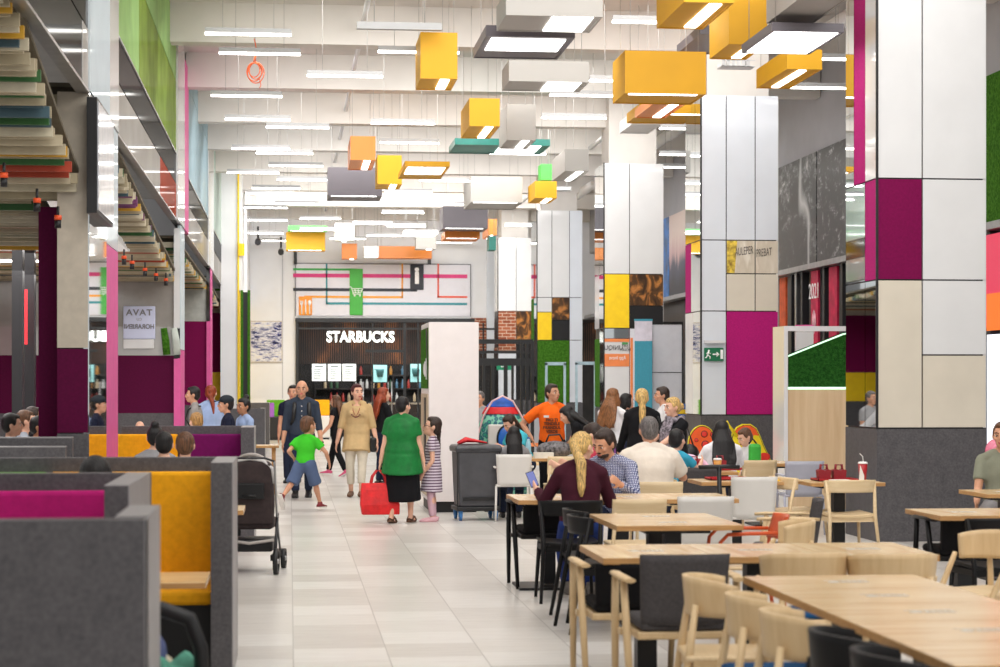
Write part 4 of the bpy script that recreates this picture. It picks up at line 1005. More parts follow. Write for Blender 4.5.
put(opb, 598, 13.95, -84, 'black wooden chair turned right, farther of two at the pair of tables')
put(opb, 604, 13.3, -86, 'black wooden chair turned right, nearer of two at the pair of tables')
opw = make_open_chair('', M_beechl)
put(opw, 845, 18.35, 3, 'pale wood open-back chair tucked under the red tray table')
put(opw, 797, 18.9, -75, 'pale wood open-back chair left of the red tray table')
def make_ply_chair(lab, m):
    root = thing('plywood_chair', lab, 'chair')
    def fn(u, v):
        x = (u - .5) * .42; y = -.2 - .05 * v - .03 * math.cos(PI * (u - .5)); z = .58 + .22 * v; return V((x, y, z)), V((0, -1, .1))
    MB().sheet(fn, 10, 6, .018).build('backrest', m, root); seat_pad(.43, .455, .42, .42, m, root)
    for s in (-1, 1):
        MB().tube([(s * .2, .22, 0), (s * .19, .18, .43)], .015, 8).build('leg', m, root); MB().tube([(s * .22, -.28, 0), (s * .2, -.2, .43), (s * .18, -.23, .7)], .015, 8).build('leg', m, root)
    return root
ply = make_ply_chair('', M_beechl)
put(ply, 634, 15.1, 0, 'pale plywood chair in front of the checked shirt man\'s table')
put(ply, 655, 17.75, 0, 'pale plywood chair under the big man in cream')
put(ply, 562, 23.9, 0, 'pale plywood chair before the table with the water bottle')
put(ply, 752, 22.7, 8, 'pale plywood chair beside the small table near the kiosk')
wp = make_plastic_chair('', M_wplast, False)
put(wp, 699, 15.1, 0, 'white plastic chair at the right end of the checked shirt man\'s table')
put(wp, 748, 18.25, 0, 'white plastic chair with full back before the magazine table')
wpa = make_plastic_chair('', M_wplast, True); put(wpa, 513, 24.0, -4, 'white plastic armchair carrying the long haired girl')
gp = make_plastic_chair('', M_gplast, True); put(gp, 800, 21.9, -3, 'lavender grey plastic chair beside the pale wood open-back chair')
mc = make_metal_chair('', M_omet, M_beechl); put(mc, 744, 13.25, 86, 'orange metal armchair turned left beside the pair of tables')
put(shw, 783, 12.6, 80, 'pale wood chair turned left just in front of the orange chair')
for c in (shw, shp, shb, arm, armb, armk, opb, opw, ply, wp, wpa, gp, mc):
    pass
for o in bpy.data.objects:
    if 'placed' in o: del o['placed']
# ---------------------------------------------------------------- things on the tables
M_red = plain('tray_red', (176, 24, 34), .4, var=.04); M_dred = plain('fry_box_red', (140, 20, 34), .5, var=.06); M_paper = plain('paper_white', (240, 238, 234), .6, var=.01)
def on(tb, dx, dy, z=TH): return (tb.location.x + dx, tb.location.y + dy, z + .002)
def tray(tb, dx, dy, lab, rz=0, m=None):
    o = thing('serving_tray', lab, 'tray', on(tb, dx, dy), rz); mb = MB(); mb.box(-.2, -.14, 0, .2, .14, .008)
    for q in ((-.2, -.14, -.19, .14), (.19, -.14, .2, .14), (-.2, -.14, .2, -.13), (-.2, .13, .2, .14)): mb.box(q[0], q[1], 0, q[2], q[3], .022)
    mb.build('tray', m or M_red, o); return o
def fries(loc, lab):
    o = thing('food_carton', lab, 'carton', loc)
    MB().prism([(-.055, -.05, 0), (.055, -.05, 0), (.065, -.05, .09), (.03, -.05, .1), (0, -.05, .085), (-.03, -.05, .1), (-.065, -.05, .09)], (0, .1, 0)).build('box', M_dred, o)
    MB().tube([(-.035, 0, .09), (-.03, 0, .14), (.03, 0, .14), (.035, 0, .09)], [(.012, .03)] * 4, 6, right=(1, 0, 0)).build('handle', M_dred, o)
def cup(loc, lab, m, h=.16, straw=True):
    o = thing('drink_cup', lab, 'cup', loc)
    MB().lathe([(.032, 0), (.046, h), (.044, h)], n=16).build('cup', m, o); MB().lathe([(.048, h), (.048, h + .01), (.036, h + .02)], n=16).build('lid', M_paper, o)
    if straw: MB().tube([(.005, 0, h + .01), (.0, 0, h + .07), (-.03, 0, h + .1)], .004, 6).build('straw', M_paper, o)
    return o
tray(t6, -.02, .05, 'red serving tray on the table beside the dark plinth')
fries(on(t6, -.12, .08, TH + .01), 'dark red carton with handle on the tray, left one'); fries(on(t6, .03, .08, TH + .01), 'dark red carton with handle on the tray, right one')
o = MB().box(-.09, -.07, 0, .09, .07, .018).build('napkin', M_paper, loc=on(t6, -.03, -.17)); tag(o, 'folded white napkins lying before the red tray', 'napkin')
c_ = cup(on(t6, .26, .05), 'red and white paper cup with bent straw beside the red tray', M_red)
MB().prism([(-.048, -.035, .0), (.0, -.047, .0), (.0, -.05, .05), (-.04, -.05, .15)], (0, .005, 0)).build('white_print', M_paper, c_)
tray(t8, -.05, .1, 'thin red tray on the table behind the white chair'); o = MB().box(-.15, -.1, 0, .15, .1, .006).build('magazine', plain('magazine_grey', (150, 152, 160), .4, var=.3, scale=20), loc=on(t8, .18, .0)); tag(o, 'grey magazine on the table behind the white chair', 'magazine')
o = MB().box(-.07, -.06, 0, .07, .06, .012).build('note_pad', M_yellowp, loc=on(t8, .31, -.2)); tag(o, 'small yellow pad at the table corner behind the white chair', 'note pad')
tray(t11, -.1, -.1, 'red fast food tray on the crowded table'); tray(t11, .2, .12, 'second red tray at the far side of the crowded table', .3)
for i, (dx, dy, m, lab) in enumerate(((-.3, .1, M_red, 'red cup left end of the crowded table'), (-.22, -.22, M_paper, 'white cup front left of the crowded table'), (-.02, .16, M_red, 'red cup behind the tray on the crowded table'), (.1, -.22, plain('cup_amber', (214, 150, 70), .4), 'amber cup front of the crowded table'))): cup(on(t11, dx, dy), lab, m, .12, i == 0)
for dx, dy, lab in ((-.12, -.06, 'dark red carton on the front tray of the crowded table'), (.2, .12, 'dark red carton on the rear tray of the crowded table')): fries(on(t11, dx, dy, TH + .01), lab)
o = MB().box(-.09, -.07, 0, .09, .07, .05).build('burger_box', plain('burger_box', (226, 190, 120), .5, var=.1), loc=on(t11, .02, -.02)); tag(o, 'tan burger box on the crowded table', 'box')
bt = thing('water_bottle', 'clear blue water bottle on the table before the aqua shirt woman', 'bottle', on(t10, -.38, -.2))
MB().lathe([(.034, 0), (.036, .02), (.036, .16), (.02, .22), (.016, .24)], n=14).build('bottle', plain('bottle_blue', (150, 196, 212), .1, spec=.6), bt); MB().lathe([(.018, .24), (.018, .26)], n=12).build('cap', plain('cap_blue', (60, 120, 190), .4), bt)
hb = thing('handbag', 'black and white patterned handbag on the table before the orange shirt man', 'bag', on(t10, -.02, -.05))
mb = MB(); mb.ell((0, 0, .1), (.24, .11, .11)); o = mb.build('body', plain('bag_blackwhite', (70, 68, 70), .6, var=.9, scale=26), hb); o.scale = (1, 1, 1)
MB().tube([(-.12, 0, .18), (-.08, 0, .28), (.06, 0, .29), (.12, 0, .18)], .012, 6).build('handle', M_black, hb)
o = MB().box(-.12, -.08, 0, .12, .08, .07).build('book', plain('book_cream', (226, 218, 204), .6), loc=on(t10, -.2, -.3)); tag(o, 'cream book leaning before the black and white handbag', 'book')
fl = thing('flower_bunch', 'green and yellow bunch of flowers on the table before the black-haired woman', 'flowers', on(t10, .3, -.1))
mb = MB(); rr = random.Random(3)
for i in range(26): mb.ell((rr.uniform(-.13, .13), rr.uniform(-.1, .1), rr.uniform(.06, .26)), (.035, .02, .028), None, 6, 4)
mb.build('leaves', plain('leaf_olive', (128, 140, 50), .6, var=.4, scale=30), fl)
mb = MB(); [mb.ell((rr.uniform(-.13, .13), rr.uniform(-.12, .05), rr.uniform(.1, .28)), .022, None, 6, 4) for i in range(12)]; mb.build('blossoms', plain('blossom', (214, 206, 130), .6), fl)
# ---------------------------------------------------------------- white display block in the aisle
g0 = onX(429, 384, grd(429, 25).x); P = grd(429, 25.4); bw = 50 / (F / 25.4); hb_ = 2.49
blk = thing('display_block', 'tall white display block with a green turf side in the aisle', 'display', (P.x, P.y, 0))
dd = 1.5
MB().box(0, 0, .14, bw, dd, hb_).build('case', plain('display_white', (238, 230, 228), .5, var=.01), blk, bevel=.006)
MB().box(.03, .03, 0, bw - .03, dd - .03, .14).build('plinth', M_black, blk)
MB().box(-.012, .1, 1.62, 0, dd - .1, hb_ - .07).build('side_panel', M_turf, blk)
MB().prism([(-.016, .1, hb_ - .07), (-.016, .1, 1.62), (-.016, .42, hb_ - .07)], (.004, 0, 0)).build('dark_corner', M_black, blk)
mb = MB(); mb.box(-.02, .28, 1.78, -.012, .62, 1.98); mb.ell((-.016, .72, 1.88), (.006, .12, .08)); mb.prism([(-.02, .24, 1.74), (-.02, .34, 1.74), (-.02, .34, 2.02), (-.02, .24, 2.02)], (.008, 0, 0)); mb.build('emblem', icw, blk)
MB().box(-.012, .1, .2, 0, dd - .1, 1.55).build('side_panel', plain('side_beige', (196, 176, 150), .5), blk)
MB().box(-.02, .4, .3, -.01, .7, 1.5).build('side_stripe', M_dark, blk)
# ---------------------------------------------------------------- wood and turf kiosk wall by the large column
P = grd(784, 26.0); s26 = F / 26.0
kio = thing('kiosk_wall', 'white framed kiosk wall of pale wood with a slanted green turf top', 'kiosk', (P.x, P.y, 0))
kx = lambda px: (px - 784) / s26
kz = lambda py: H + (384 - py) / s26
MB().box(0, 0, 0, kx(788), .6, kz(326)).build('post', M_white, kio)
MB().box(kx(788), 0, kz(331), 1.6, .6, kz(326)).build('beam', M_white, kio)
MB().prism([(kx(789), .04, kz(387)), (1.6, .04, kz(387)), (1.6, .04, kz(322)), (kx(845), .04, kz(334)), (kx(789), .04, kz(356))], (0, .3, 0)).build('turf_panel', turfm('kiosk_turf', (14, 52, 14), (50, 108, 40)), kio)
mb = MB(); mb.box(kx(788), .02, kz(389.5), 1.6, .3, kz(387)); mb.tube([(kx(789), .03, kz(356)), (kx(845), .03, kz(334)), (1.6, .03, kz(322))], .012, 6); mb.build('light_edge', emis('kiosk_glow', (210, 255, 220), .9), kio)
MB().box(kx(788), .03, 0, 1.6, .3, kz(389.5)).build('veneer_panel', woodm('oak_veneer', (206, 174, 132), (224, 198, 160), .5, 'Z', .5), kio)
pb = thing('info_panel', 'white and pink panel standing behind the kiosk wall', 'panel', grd(796, 28.2))
MB().box(0, 0, 0, .26, .05, kz(325)).build('board', M_white, pb); MB().box(0, -.004, kz(325), .26, .05, kz(322) + .03).build('pink_band', M_pink, pb); MB().box(0, -.004, 2.0, .26, .0, 2.12).build('pink_band', M_pink, pb)
# ---------------------------------------------------------------- painted fruit boards in the play corner
P = grd(697, 28.9); fs = F / 28.9
def fruit(pxs, nm, lab, m1, m2, extra):
    pts = [((px - pxs[0][0]) / fs, (384 - py) / fs + H) for px, py in pxs]
    root = thing('fruit_board', lab, 'painted board', (grd(pxs[0][0], 28.9).x, grd(pxs[0][0], 28.9).y, 0))
    base = [(x, 0, z) for x, z in pts]; cx = sum(p[0] for p in base) / len(base); cz = sum(p[2] for p in base) / len(base)
    def sc_(k, y): return [((x - cx) * k + cx, y, (z - cz) * k + cz) for x, _, z in base]
    MB().prism(sc_(1, 0), (0, .04, 0)).build('outline', plain('fruit_rim', (250, 226, 30), .5), root)
    MB().prism(sc_(.955, -.004), (0, .003, 0)).build('line', M_black, root)
    MB().prism(sc_(.92, -.008), (0, .003, 0)).build('body', m1, root)
    extra(root, lambda px, py: ((px - pxs[0][0]) / fs, (384 - py) / fs + H))
    return root
M_forange = plain('fruit_orange', (244, 96, 36), .5, var=.04); M_fred = plain('fruit_red', (226, 52, 40), .5, var=.04); M_fyel = plain('fruit_yellow', (244, 220, 30), .5, var=.03)
def dots(root, q):
    for px, py, r_ in ((704, 434, .052), (712.5, 434.5, .04), (705, 444.5, .06), (696, 440, .03)):
        x, z = q(px, py); MB().ell((x, -.009, z), (r_, .004, r_)).build('spot', M_black, root); MB().ell((x, -.012, z), (r_ * .8, .004, r_ * .8)).build('spot_fill', M_fred, root)
circ = [(702 + 14.5 * math.cos(a), 445 + 20 * math.sin(a)) for a in [2 * PI * i / 28 for i in range(28)]]
fruit(circ, 'orange', 'round orange fruit board with red spots on the play corner wall', M_forange, M_fred, dots)
pear = [(727, 470), (729, 446), (732, 434), (737, 427), (743, 424), (751, 424), (757, 428), (761, 436), (765, 446), (770, 456), (774, 466), (773, 475), (760, 484), (738, 482)]
def peardeco(root, q):
    a = [q(px, py) for px, py in ((734, 433), (738, 428), (744, 425.5), (750, 425.5), (756, 429), (759.5, 436), (755, 435), (751, 438), (746, 435), (741, 438), (737, 435))]
    MB().prism([(x, -.011, z) for x, z in a], (0, .003, 0)).build('red_top', M_forange, root)
    for px, py, r_ in ((765, 457, .09), (757, 459, .08), (738, 462, .12)):
        x, z = q(px, py); MB().ell((x, -.011, z), (r_, .004, r_ * .7)).build('spot', M_fred, root)
    x, z = q(730, 429); MB().tube([(x + .1, 0, z - .1), (x - .02, 0, z + .05), (x - .05, 0, z + .12)], [.03, .022, .016], 8).build('stalk', M_fyel, root)
fruit(pear, 'pear', 'yellow pear board with orange top on the play corner wall', M_fyel, M_forange, peardeco)
# green toy beside the boy
g = grd(757, 24.4); o = thing('toy_backpack', 'bright green backpack standing beside the boy in white', 'backpack', (g.x - .05, g.y, TH + .002 if False else .0))
MB().box(-.05, -.05, .62, .1, .08, .93).build('body', plain('toy_green', (60, 176, 60), .5), o, bevel=.04); MB().tube([(-.05, .02, .93), (0, .02, .99), (.05, .02, .93)], .012, 6).build('handle', M_black, o); MB().box(-.04, -.05, 0, .09, .07, .62).build('stand', M_wplast, o)
# ---------------------------------------------------------------- foam blocks
g = grd(690, 31.2); zz = 1.2
MB_ = None
stand = thing('foam_rack', 'low dark rack carrying the foam blocks behind the scarf woman', 'rack', (g.x, g.y, 0)); MB().box(-.3, -.2, 0, .3, .2, 1.12).build('body', M_dark, stand, bevel=.01)
for i, (c, nm) in enumerate((((30, 96, 180), 'lower blue'), ((236, 196, 40), 'middle yellow'), ((30, 96, 180), 'upper blue'))):
    o = MB().box(-.26, -.18, 0, .26, .18, .075 if i < 2 else .085).build('foam_block', plain('foam_' + nm[-4:], c, .6), loc=(g.x, g.y, 1.122 + .077 * i), bevel=.012); tag(o, nm + ' foam block of the stack behind the scarf woman', 'foam block')
# ---------------------------------------------------------------- roll-up stands behind the standing group
M_teal = plain('roller_teal', (62, 150, 172), .6, var=.03, scale=30)
g = grd(643.5, 34.0); s_ = F / 34.0
rs = thing('rollup_banner', 'white and teal roll-up banner behind the blonde ponytail woman', 'banner', (g.x, g.y, 0)); wz = lambda py: H + (384 - py) / s_
MB().box(-.155, 0, .06, .155, .02, wz(341)).build('teal_print', M_teal, rs); MB().box(-.155, 0, wz(341), .155, .02, wz(321)).build('white_print', plain('roller_lilac', (216, 210, 222), .6), rs); MB().box(-.16, -.005, wz(321), .16, .03, wz(319)).build('top_rail', M_teal, rs); MB().box(-.17, -.08, 0, .17, .1, .06).build('foot', M_metal, rs)
g = grd(667, 34.4)
rs = thing('projection_screen', 'wide pale roller screen in a black frame behind the bearded man', 'screen', (g.x, g.y, 0))
MB().box(-.27, 0, .3, .27, .02, wz(324)).build('cloth', plain('roller_pale', (206, 206, 212), .6, var=.02), rs)
mb = MB(); mb.box(-.285, -.01, 0, -.265, .03, wz(322)); mb.box(.265, -.01, 0, .285, .03, wz(322)); mb.box(-.285, -.01, wz(323.5), .285, .03, wz(321)); mb.box(-.27, -.006, 1.88, .27, -.001, 1.89); mb.build('frame', M_black, rs)
# ---------------------------------------------------------------- glass entrance partition between the block and the columns
g = grd(480, 42); s_ = F / 42.0
gp_ = thing('glass_partition', 'black framed glass partition beyond the display block', 'partition', (g.x, g.y, 0)); gx = lambda px: (px - 480) / s_; gz = lambda py: H + (384 - py) / s_
fr = MB()
for px, w_ in ((484, .06), (493, .07), (506, .08), (513, .05), (522, .05), (527.5, .06), (533, .07)): fr.box(gx(px) - w_ / 2, 0, 0, gx(px) + w_ / 2, .08, gz(341) if px > 520 else gz(362))
for py, w_ in ((341.5, .05), (352, .03), (362, .08)): fr.box(gx(478), .01, gz(py) - w_, gx(533.5), .07, gz(py) + w_)
fr.build('frame', M_black, gp_); MB().box(gx(478), .035, .05, gx(533), .045, gz(341)).build('pane', M_glass, gp_)
es2 = thing('exit_sign', 'small green exit sign glowing behind the glass partition', 'sign', at(505, 370, 47)); MB().box(-.2, 0, 0, .2, .04, .16).build('panel', emis('exit_green2', (20, 130, 90), .5), es2)
mb = MB(); mb.tube([(-.1, -.01, .08), (.02, -.01, .08)], .016, 6); mb.prism([(0, -.01, .13), (0, -.01, .03), (.06, -.01, .08)], (0, .004, 0)); mb.build('arrow', icw, es2)
for px, w_, lab in ((541, .05, 'pale blue metal door frame before the turf column'), (571, .05, 'white door frame behind the orange shirt man')):
    g = grd(px, 44 if px < 560 else 43); s_ = F / 44.; df = thing('door_frame', lab, 'frame', (g.x + .1, g.y, 0)); hz_ = H + (384 - 363) / s_
    mb = MB(); wx = .42; mb.box(0, 0, 0, w_, .06, hz_); mb.box(wx, 0, 0, wx + w_, .06, hz_); mb.box(0, 0, hz_ - .05, wx + w_, .06, hz_ + .02); mb.build('frame', plain('frame_blue', (176, 200, 210), .3), df)
# white low counters and benches behind
g = grd(520, 46); o = MB().box(-.9, 0, 0, .6, .5, .95).build('counter', M_wallgrey, loc=(g.x, g.y, 0), bevel=.01); tag(o, 'long low grey counter behind the glass partition', 'counter')
g = grd(548, 33); o = thing('orange_rail', 'orange rail bench behind the orange shirt man', 'bench', (g.x, g.y, 0))
MB().box(-1.0, 0, .62, 1.3, .05, .68).build('rail', M_orange, o); MB().box(-1.0, 0, .3, 1.3, .4, .36).build('seat', M_oak, o); [MB().box(x, 0, 0, x + .05, .3, .62).build('leg', M_dark, o) for x in (-.9, .1, 1.2)]
# sofas near the end wall
def sofa(px0, px1, py0, py1, pyb, t_, m, lab, cm):
    g = grd(px0, t_); s = F / t_; w_ = (px1 - px0) / s; o = thing('lounge_seat', lab, 'sofa', (g.x, g.y, 0)); z = lambda py: H + (384 - py) / s
    MB().box(0, .6, z(py1), w_, .75, z(py0)).build('back_cushion', m, o, bevel=.03); MB().box(0, 0, .05, w_, .75, z(py1)).build('seat', cm, o, bevel=.02); MB().box(.03, .03, 0, w_ - .03, .7, .05).build('plinth', M_black, o); return o
sofa(266.5, 285, 400, 417, 438, 58, M_fg, 'black lounge seat with green back near the end wall', M_black)
o = sofa(313, 330, 400, 416, 436, 59, M_fy, 'white lounge seat with yellow back right of the bald man', M_wplast)
g = grd(270, 57.6); o = MB().box(-.1, -.05, .62, .12, .05, 1.1).build('cushion', plain('cushion_lilac', (150, 90, 180), .7), loc=(g.x, g.y + .5, .02), bevel=.03); tag(o, 'lilac cushion leaning on the black lounge seat', 'cushion')
struct(slab('wall_low', onX(250, 384, -1.2).x, 60.6, 0, onY(296, 384, 60.6).x, 60.7, 1.22, M_wall))
# ---------------------------------------------------------------- cleaning cart
g = grd(475.5, 24.1); s_ = F / 24.1
tc = thing('waste_cart', 'dark grey waste cart with blue casters beside the white display block', 'cart', (g.x, g.y, 0), R(4))
mb = MB(); mb.rings([[V((sx * a, sy * b, z)) for sx, sy in ((-1, -1), (1, -1), (1, 1), (-1, 1))] for a, b, z in ((.235, .22, .17), (.25, .24, .5), (.262, .25, .86), (.27, .258, .88))], smooth=False)
mb.build('bin', plain('bin_grey', (72, 72, 76), .45, var=.08), tc, bevel=.02)
mb = MB(); mb.rings([[V((sx * a, sy * b, z)) for sx, sy in ((-1, -1), (1, -1), (1, 1), (-1, 1))] for a, b, z in ((.285, .27, .84), (.29, .275, .9), (.27, .25, .93), (.1, .08, .94))], smooth=False)
mb.build('bag_rim', plain('bag_black', (58, 58, 62), .3, var=.2, scale=12), tc, bevel=.015)
MB().box(-.27, -.25, .12, .27, .25, .17).build('deck', M_black, tc, bevel=.01)
mb = MB(); mb.box(-.2, -.262, .25, .2, -.245, .29); mb.box(-.27, -.25, .17, -.255, -.235, .86); mb.box(.255, -.25, .17, .27, -.235, .86); mb.build('frame', M_black, tc)
for x in (-.22, .22):
    for y in (-.2, .2):
        w_ = MB().tube([(x - .015, y, .05), (x + .015, y, .05)], .05, 14).build('caster', plain('caster_blue', (50, 110, 170), .4), tc); MB().box(x - .025, y - .02, .05, x + .025, y + .02, .13).build('fork', plain('fork_blue', (60, 120, 180), .4), w_)
o = MB().tube([(-.2, 0, .0), (-.1, 0, .045), (.02, .02, .03), (.16, .02, .006)], [(.02, .1), (.035, .12), (.02, .12), (.01, .1)], 10, right=(0, 0, 1)).build('red_cloth', plain('cloth_red', (206, 36, 44), .7), loc=(g.x - .02, g.y, .945)); tag(o, 'red cleaning cloth lying on top of the waste cart', 'cloth')
# ---------------------------------------------------------------- toy tent
g = grd(503, 27.2); s_ = F / 27.2
tt = thing('play_tent', 'colourful dome play tent with blue oval window beside the cart', 'tent', (g.x - .02, g.y, 0)); r_ = .34
tz = lambda py: H + (384 - py) / s_
top = tz(397)
def tdome(z0, z1, m, nm, k_=1.0):
    mb = MB(); rings = []
    for i in range(9):
        z = z0 + (z1 - z0) * i / 8; u = max(0, (z - .78) / (top - .78)); rad = r_ * k_ * math.sqrt(max(.02, 1 - u ** 2.2)) if z > .78 else r_ * k_
        rings.append([V((1.05 * rad * math.cos(a), .8 * rad * math.sin(a), z)) for a in [2 * PI * j / 24 for j in range(24)]])
    mb.rings(rings); return mb.build(nm, m, tt)
t = NT('tent_speckle').set(.6); q = t.n('ShaderNodeTexVoronoi'); q.inputs['Scale'].default_value = 16; t.l(t.coord(), q.inputs['Vector'])
t.base(t.ramp(q.outputs['Distance'], [(.2, (40, 150, 120)), (.45, (20, 60, 110)), (.6, (120, 190, 160))])); M_spk = t.m
tdome(0, tz(414), M_spk, 'lower_wall'); tdome(tz(414), tz(407), plain('tent_red', (206, 30, 36), .6), 'red_band', 1.02); tdome(tz(407), top, plain('tent_blue', (40, 96, 190), .6, var=.15), 'blue_top', 1.01)
MB().tube([V((1.06 * r_ * x, -.12, .78 + (top - .78) * z)) for x, z in ((-1, .0), (-.93, .3), (-.75, .62), (-.4, .92), (0, 1.02), (.4, .92), (.75, .62), (.93, .3), (1, 0))], .014, 8).build('piping', plain('tent_piping', (230, 190, 190), .5), tt)
MB().box(-.22, -.31, .72, .14, -.25, 1.12).build('window_panel', M_wplast, tt, bevel=.02)
MB().ell((.02, -.32, .92), (.105, .02, .17), None, 20, 12).build('oval_window', plain('tent_window', (30, 100, 190), .3), tt); MB().tube([V((.02 + .115 * math.cos(a), -.325, .92 + .18 * math.sin(a))) for a in [2 * PI * j / 24 for j in range(25)]], .012, 6).build('window_ring', M_black, tt)
# ---------------------------------------------------------------- kick scooter behind the table
g = grd(719, 17.75)
ks = thing('kick_scooter', 'black kick scooter with T handlebar standing behind the white chair', 'scooter', (g.x, g.y, 0), R(180))
MB().tube([(-.19, 0, .92), (-.05, 0, .925), (.05, 0, .925), (.19, 0, .92)], [.02, .02, .02, .02], 10).build('handlebar', M_black, ks)
MB().tube([(0, 0, .93), (0, .03, .6), (0, .06, .12)], [.02, .024, .028], 10).build('stem', M_black, ks); MB().box(-.035, .0, .52, .035, .06, .62).build('clamp', M_dark, ks)
MB().box(-.06, -.45, .07, .06, .06, .1).build('deck', M_dark, ks, bevel=.01)
for y in (.11, -.47): MB().tube([(-.015, y, .06), (.015, y, .06)], .06, 16).build('wheel', M_black, ks)
# ---------------------------------------------------------------- strollers
M_sb = plain('stroller_brown', (58, 46, 46), .8, var=.1, scale=20); M_sg = plain('stroller_beige', (176, 168, 162), .7, var=.05)
def stroller(px, t_, rz, lab, hood=M_sb):
    g = grd(px, t_); st = thing('stroller', lab, 'stroller', (g.x, g.y, 0), R(rz))
    # local +y is the pushing direction
    def fn(u, v):
        a = PI * u; ph = R(5) + R(100) * v; r1 = .21
        return V((-r1 * math.cos(a), -.02 + .25 * math.cos(ph) * (.35 + .65 * math.sin(a)) - .06, .84 + .22 * math.sin(a) * (1 if v < .99 else 1) * (.55 + .45 * math.sin(ph)))), V((0, 0, 1))
    MB().sheet(fn, 16, 8, .015).build('hood', M_sg, st)
    MB().tube([(-.215, -.14, .80), (-.2, -.16, .93), (-.12, -.17, 1.0), (0, -.175, 1.02), (.12, -.17, 1.0), (.2, -.16, .93), (.215, -.14, .80)], .016, 8).build('hood_rim', plain('rim_pale', (206, 202, 200), .4), st)
    mb = MB(); mb.rings([[V((sx * a, y + (.06 if sy > 0 else -.06), z)) for sx, sy in ((-1, -1), (1, -1), (1, 1), (-1, 1))] for a, y, z in ((.19, .0, .42), (.205, -.05, .6), (.205, -.1, .8), (.195, -.12, .96), (.15, -.12, 1.0))], smooth=False)
    mb.build('seat_back', hood, st, bevel=.02)
    MB().box(-.19, -.04, .38, .19, .32, .48).build('seat', hood, st, bevel=.03)
    MB().box(-.13, -.19, .66, .13, -.15, .80).build('back_pocket', M_black, st, bevel=.01); MB().tube([(-.06, -.2, .69), (.06, -.2, .69)], .012, 6).build('buckle', M_black, st)
    MB().box(-.2, -.16, .19, .2, .28, .3).build('basket', M_black, st, bevel=.02); MB().tube([(-.22, -.2, .3), (0, -.21, .27), (.22, -.2, .3)], .014, 8).build('basket_rim', M_sg, st)
    for s in (-1, 1):
        MB().tube([(s * .235, -.32, 1.0), (s * .235, -.26, .9), (s * .225, -.02, .5), (s * .22, .34, .1)], .010, 8).build('frame_tube', M_metal, st)
        MB().tube([(s * .225, .02, .52), (s * .235, -.25, .13)], .014, 8).build('frame_tube', M_dark, st)
        for y, rad in ((-.25, .115), (.36, .09)):
            wh = MB().rings([[V((s * .245 + dx, y + rr * math.cos(a), rad + rr * math.sin(a))) for a in [2 * PI * j / 20 for j in range(20)]] for dx, rr in ((-.02, rad * .8), (-.02, rad), (.02, rad), (.02, rad * .8), (-.02, rad * .8))], caps=False).build('wheel', M_black, st)
            mb = MB(); mb.tube([(s * .245 - .024, y, rad), (s * .245 + .024, y, rad)], .022, 10)
            for q in range(5): a = 2 * PI * q / 5; mb.tube([(s * .245, y, rad), (s * .245, y + rad * .85 * math.cos(a), rad + rad * .85 * math.sin(a))], .008, 6)
            mb.build('spokes', M_metal, wh)
        MB().box(s * .215 - .02, -.27, .12, s * .215 + .02, .38, .17).build('chassis', M_black, st)
    MB().tube([(-.235, -.32, 1.0), (-.16, -.36, 1.03), (.16, -.36, 1.03), (.235, -.32, 1.0)], .010, 8).build('handle', M_dark, st)
    return st
stroller(252, 17.4, -6, 'dark brown stroller with beige hood beside the mustard booth')
# second stroller, low seat unit beside the nearest booth
g = grd(170, 7.86); st = thing('stroller', 'blurred beige framed stroller with teal blanket beside the nearest booth', 'stroller', (g.x - .03, g.y, 0)); st.scale = (1.1, .8, 1.18)
MB().tube([(-.28, 0, .2), (-.26, -.02, .5), (-.16, -.03, .63), (0, -.03, .655), (.1, -.03, .62), (.14, -.02, .52), (.15, 0, .3)], .028, 8).build('bumper_bar', M_black, st)
MB().tube([(.14, 0, .5), (.15, .01, .08)], [(.02, .03)] * 2, 8).build('frame_tube', plain('frame_beige', (196, 180, 158), .5), st)
mb = MB(); mb.ell((-.12, .12, .36), (.2, .22, .17)); mb.build('seat', plain('stroller_cream', (206, 196, 172), .8), st)
mb = MB(); mb.ell((-.07, .05, .5), (.085, .1, .085)); mb.build('bundle', plain('bundle_blue', (86, 96, 140), .8), st)
MB().box(-.26, -.05, .06, .14, .4, .13).build('basket', M_black, st, bevel=.03)
for x in (-.24, .16):
    for y in (-.06, .42): MB().tube([(x - .015, y, .09), (x + .015, y, .09)], .09, 16).build('wheel', M_black, st)
bl = MB(); rr = random.Random(5)
def bfn(u, v):
    x = -.17 + .26 * u; y = -.19 + .3 * v + .02 * math.sin(9 * u); z = .40 - .22 * (1 - v) ** 2 + .03 * math.sin(11 * u + 5 * v) + .05 * math.sin(PI * u); return V((x, y, z)), V((0, -.6, .8))
o = bl.sheet(bfn, 14, 12, .02).build('blanket', plain('blanket_teal', (84, 150, 128), .9, var=.2, scale=10), loc=(g.x + .02, g.y, .12)); tag(o, 'crumpled teal blanket on the blurred stroller', 'blanket')
# balloon at the right edge
p = at(995, 452, 19.5); o = thing('balloon', 'pink balloon at the right edge beside the large column', 'balloon', p); MB().ell((0, 0, 0), (.1, .1, .13), None, 18, 12).build('balloon', glass_mat('balloon_pink', (236, 120, 150), .8, .15), o); MB().tube([(0, 0, -.13), (.01, 0, -.3), (0, 0, -.55)], .003, 5).build('string', M_wire, o)
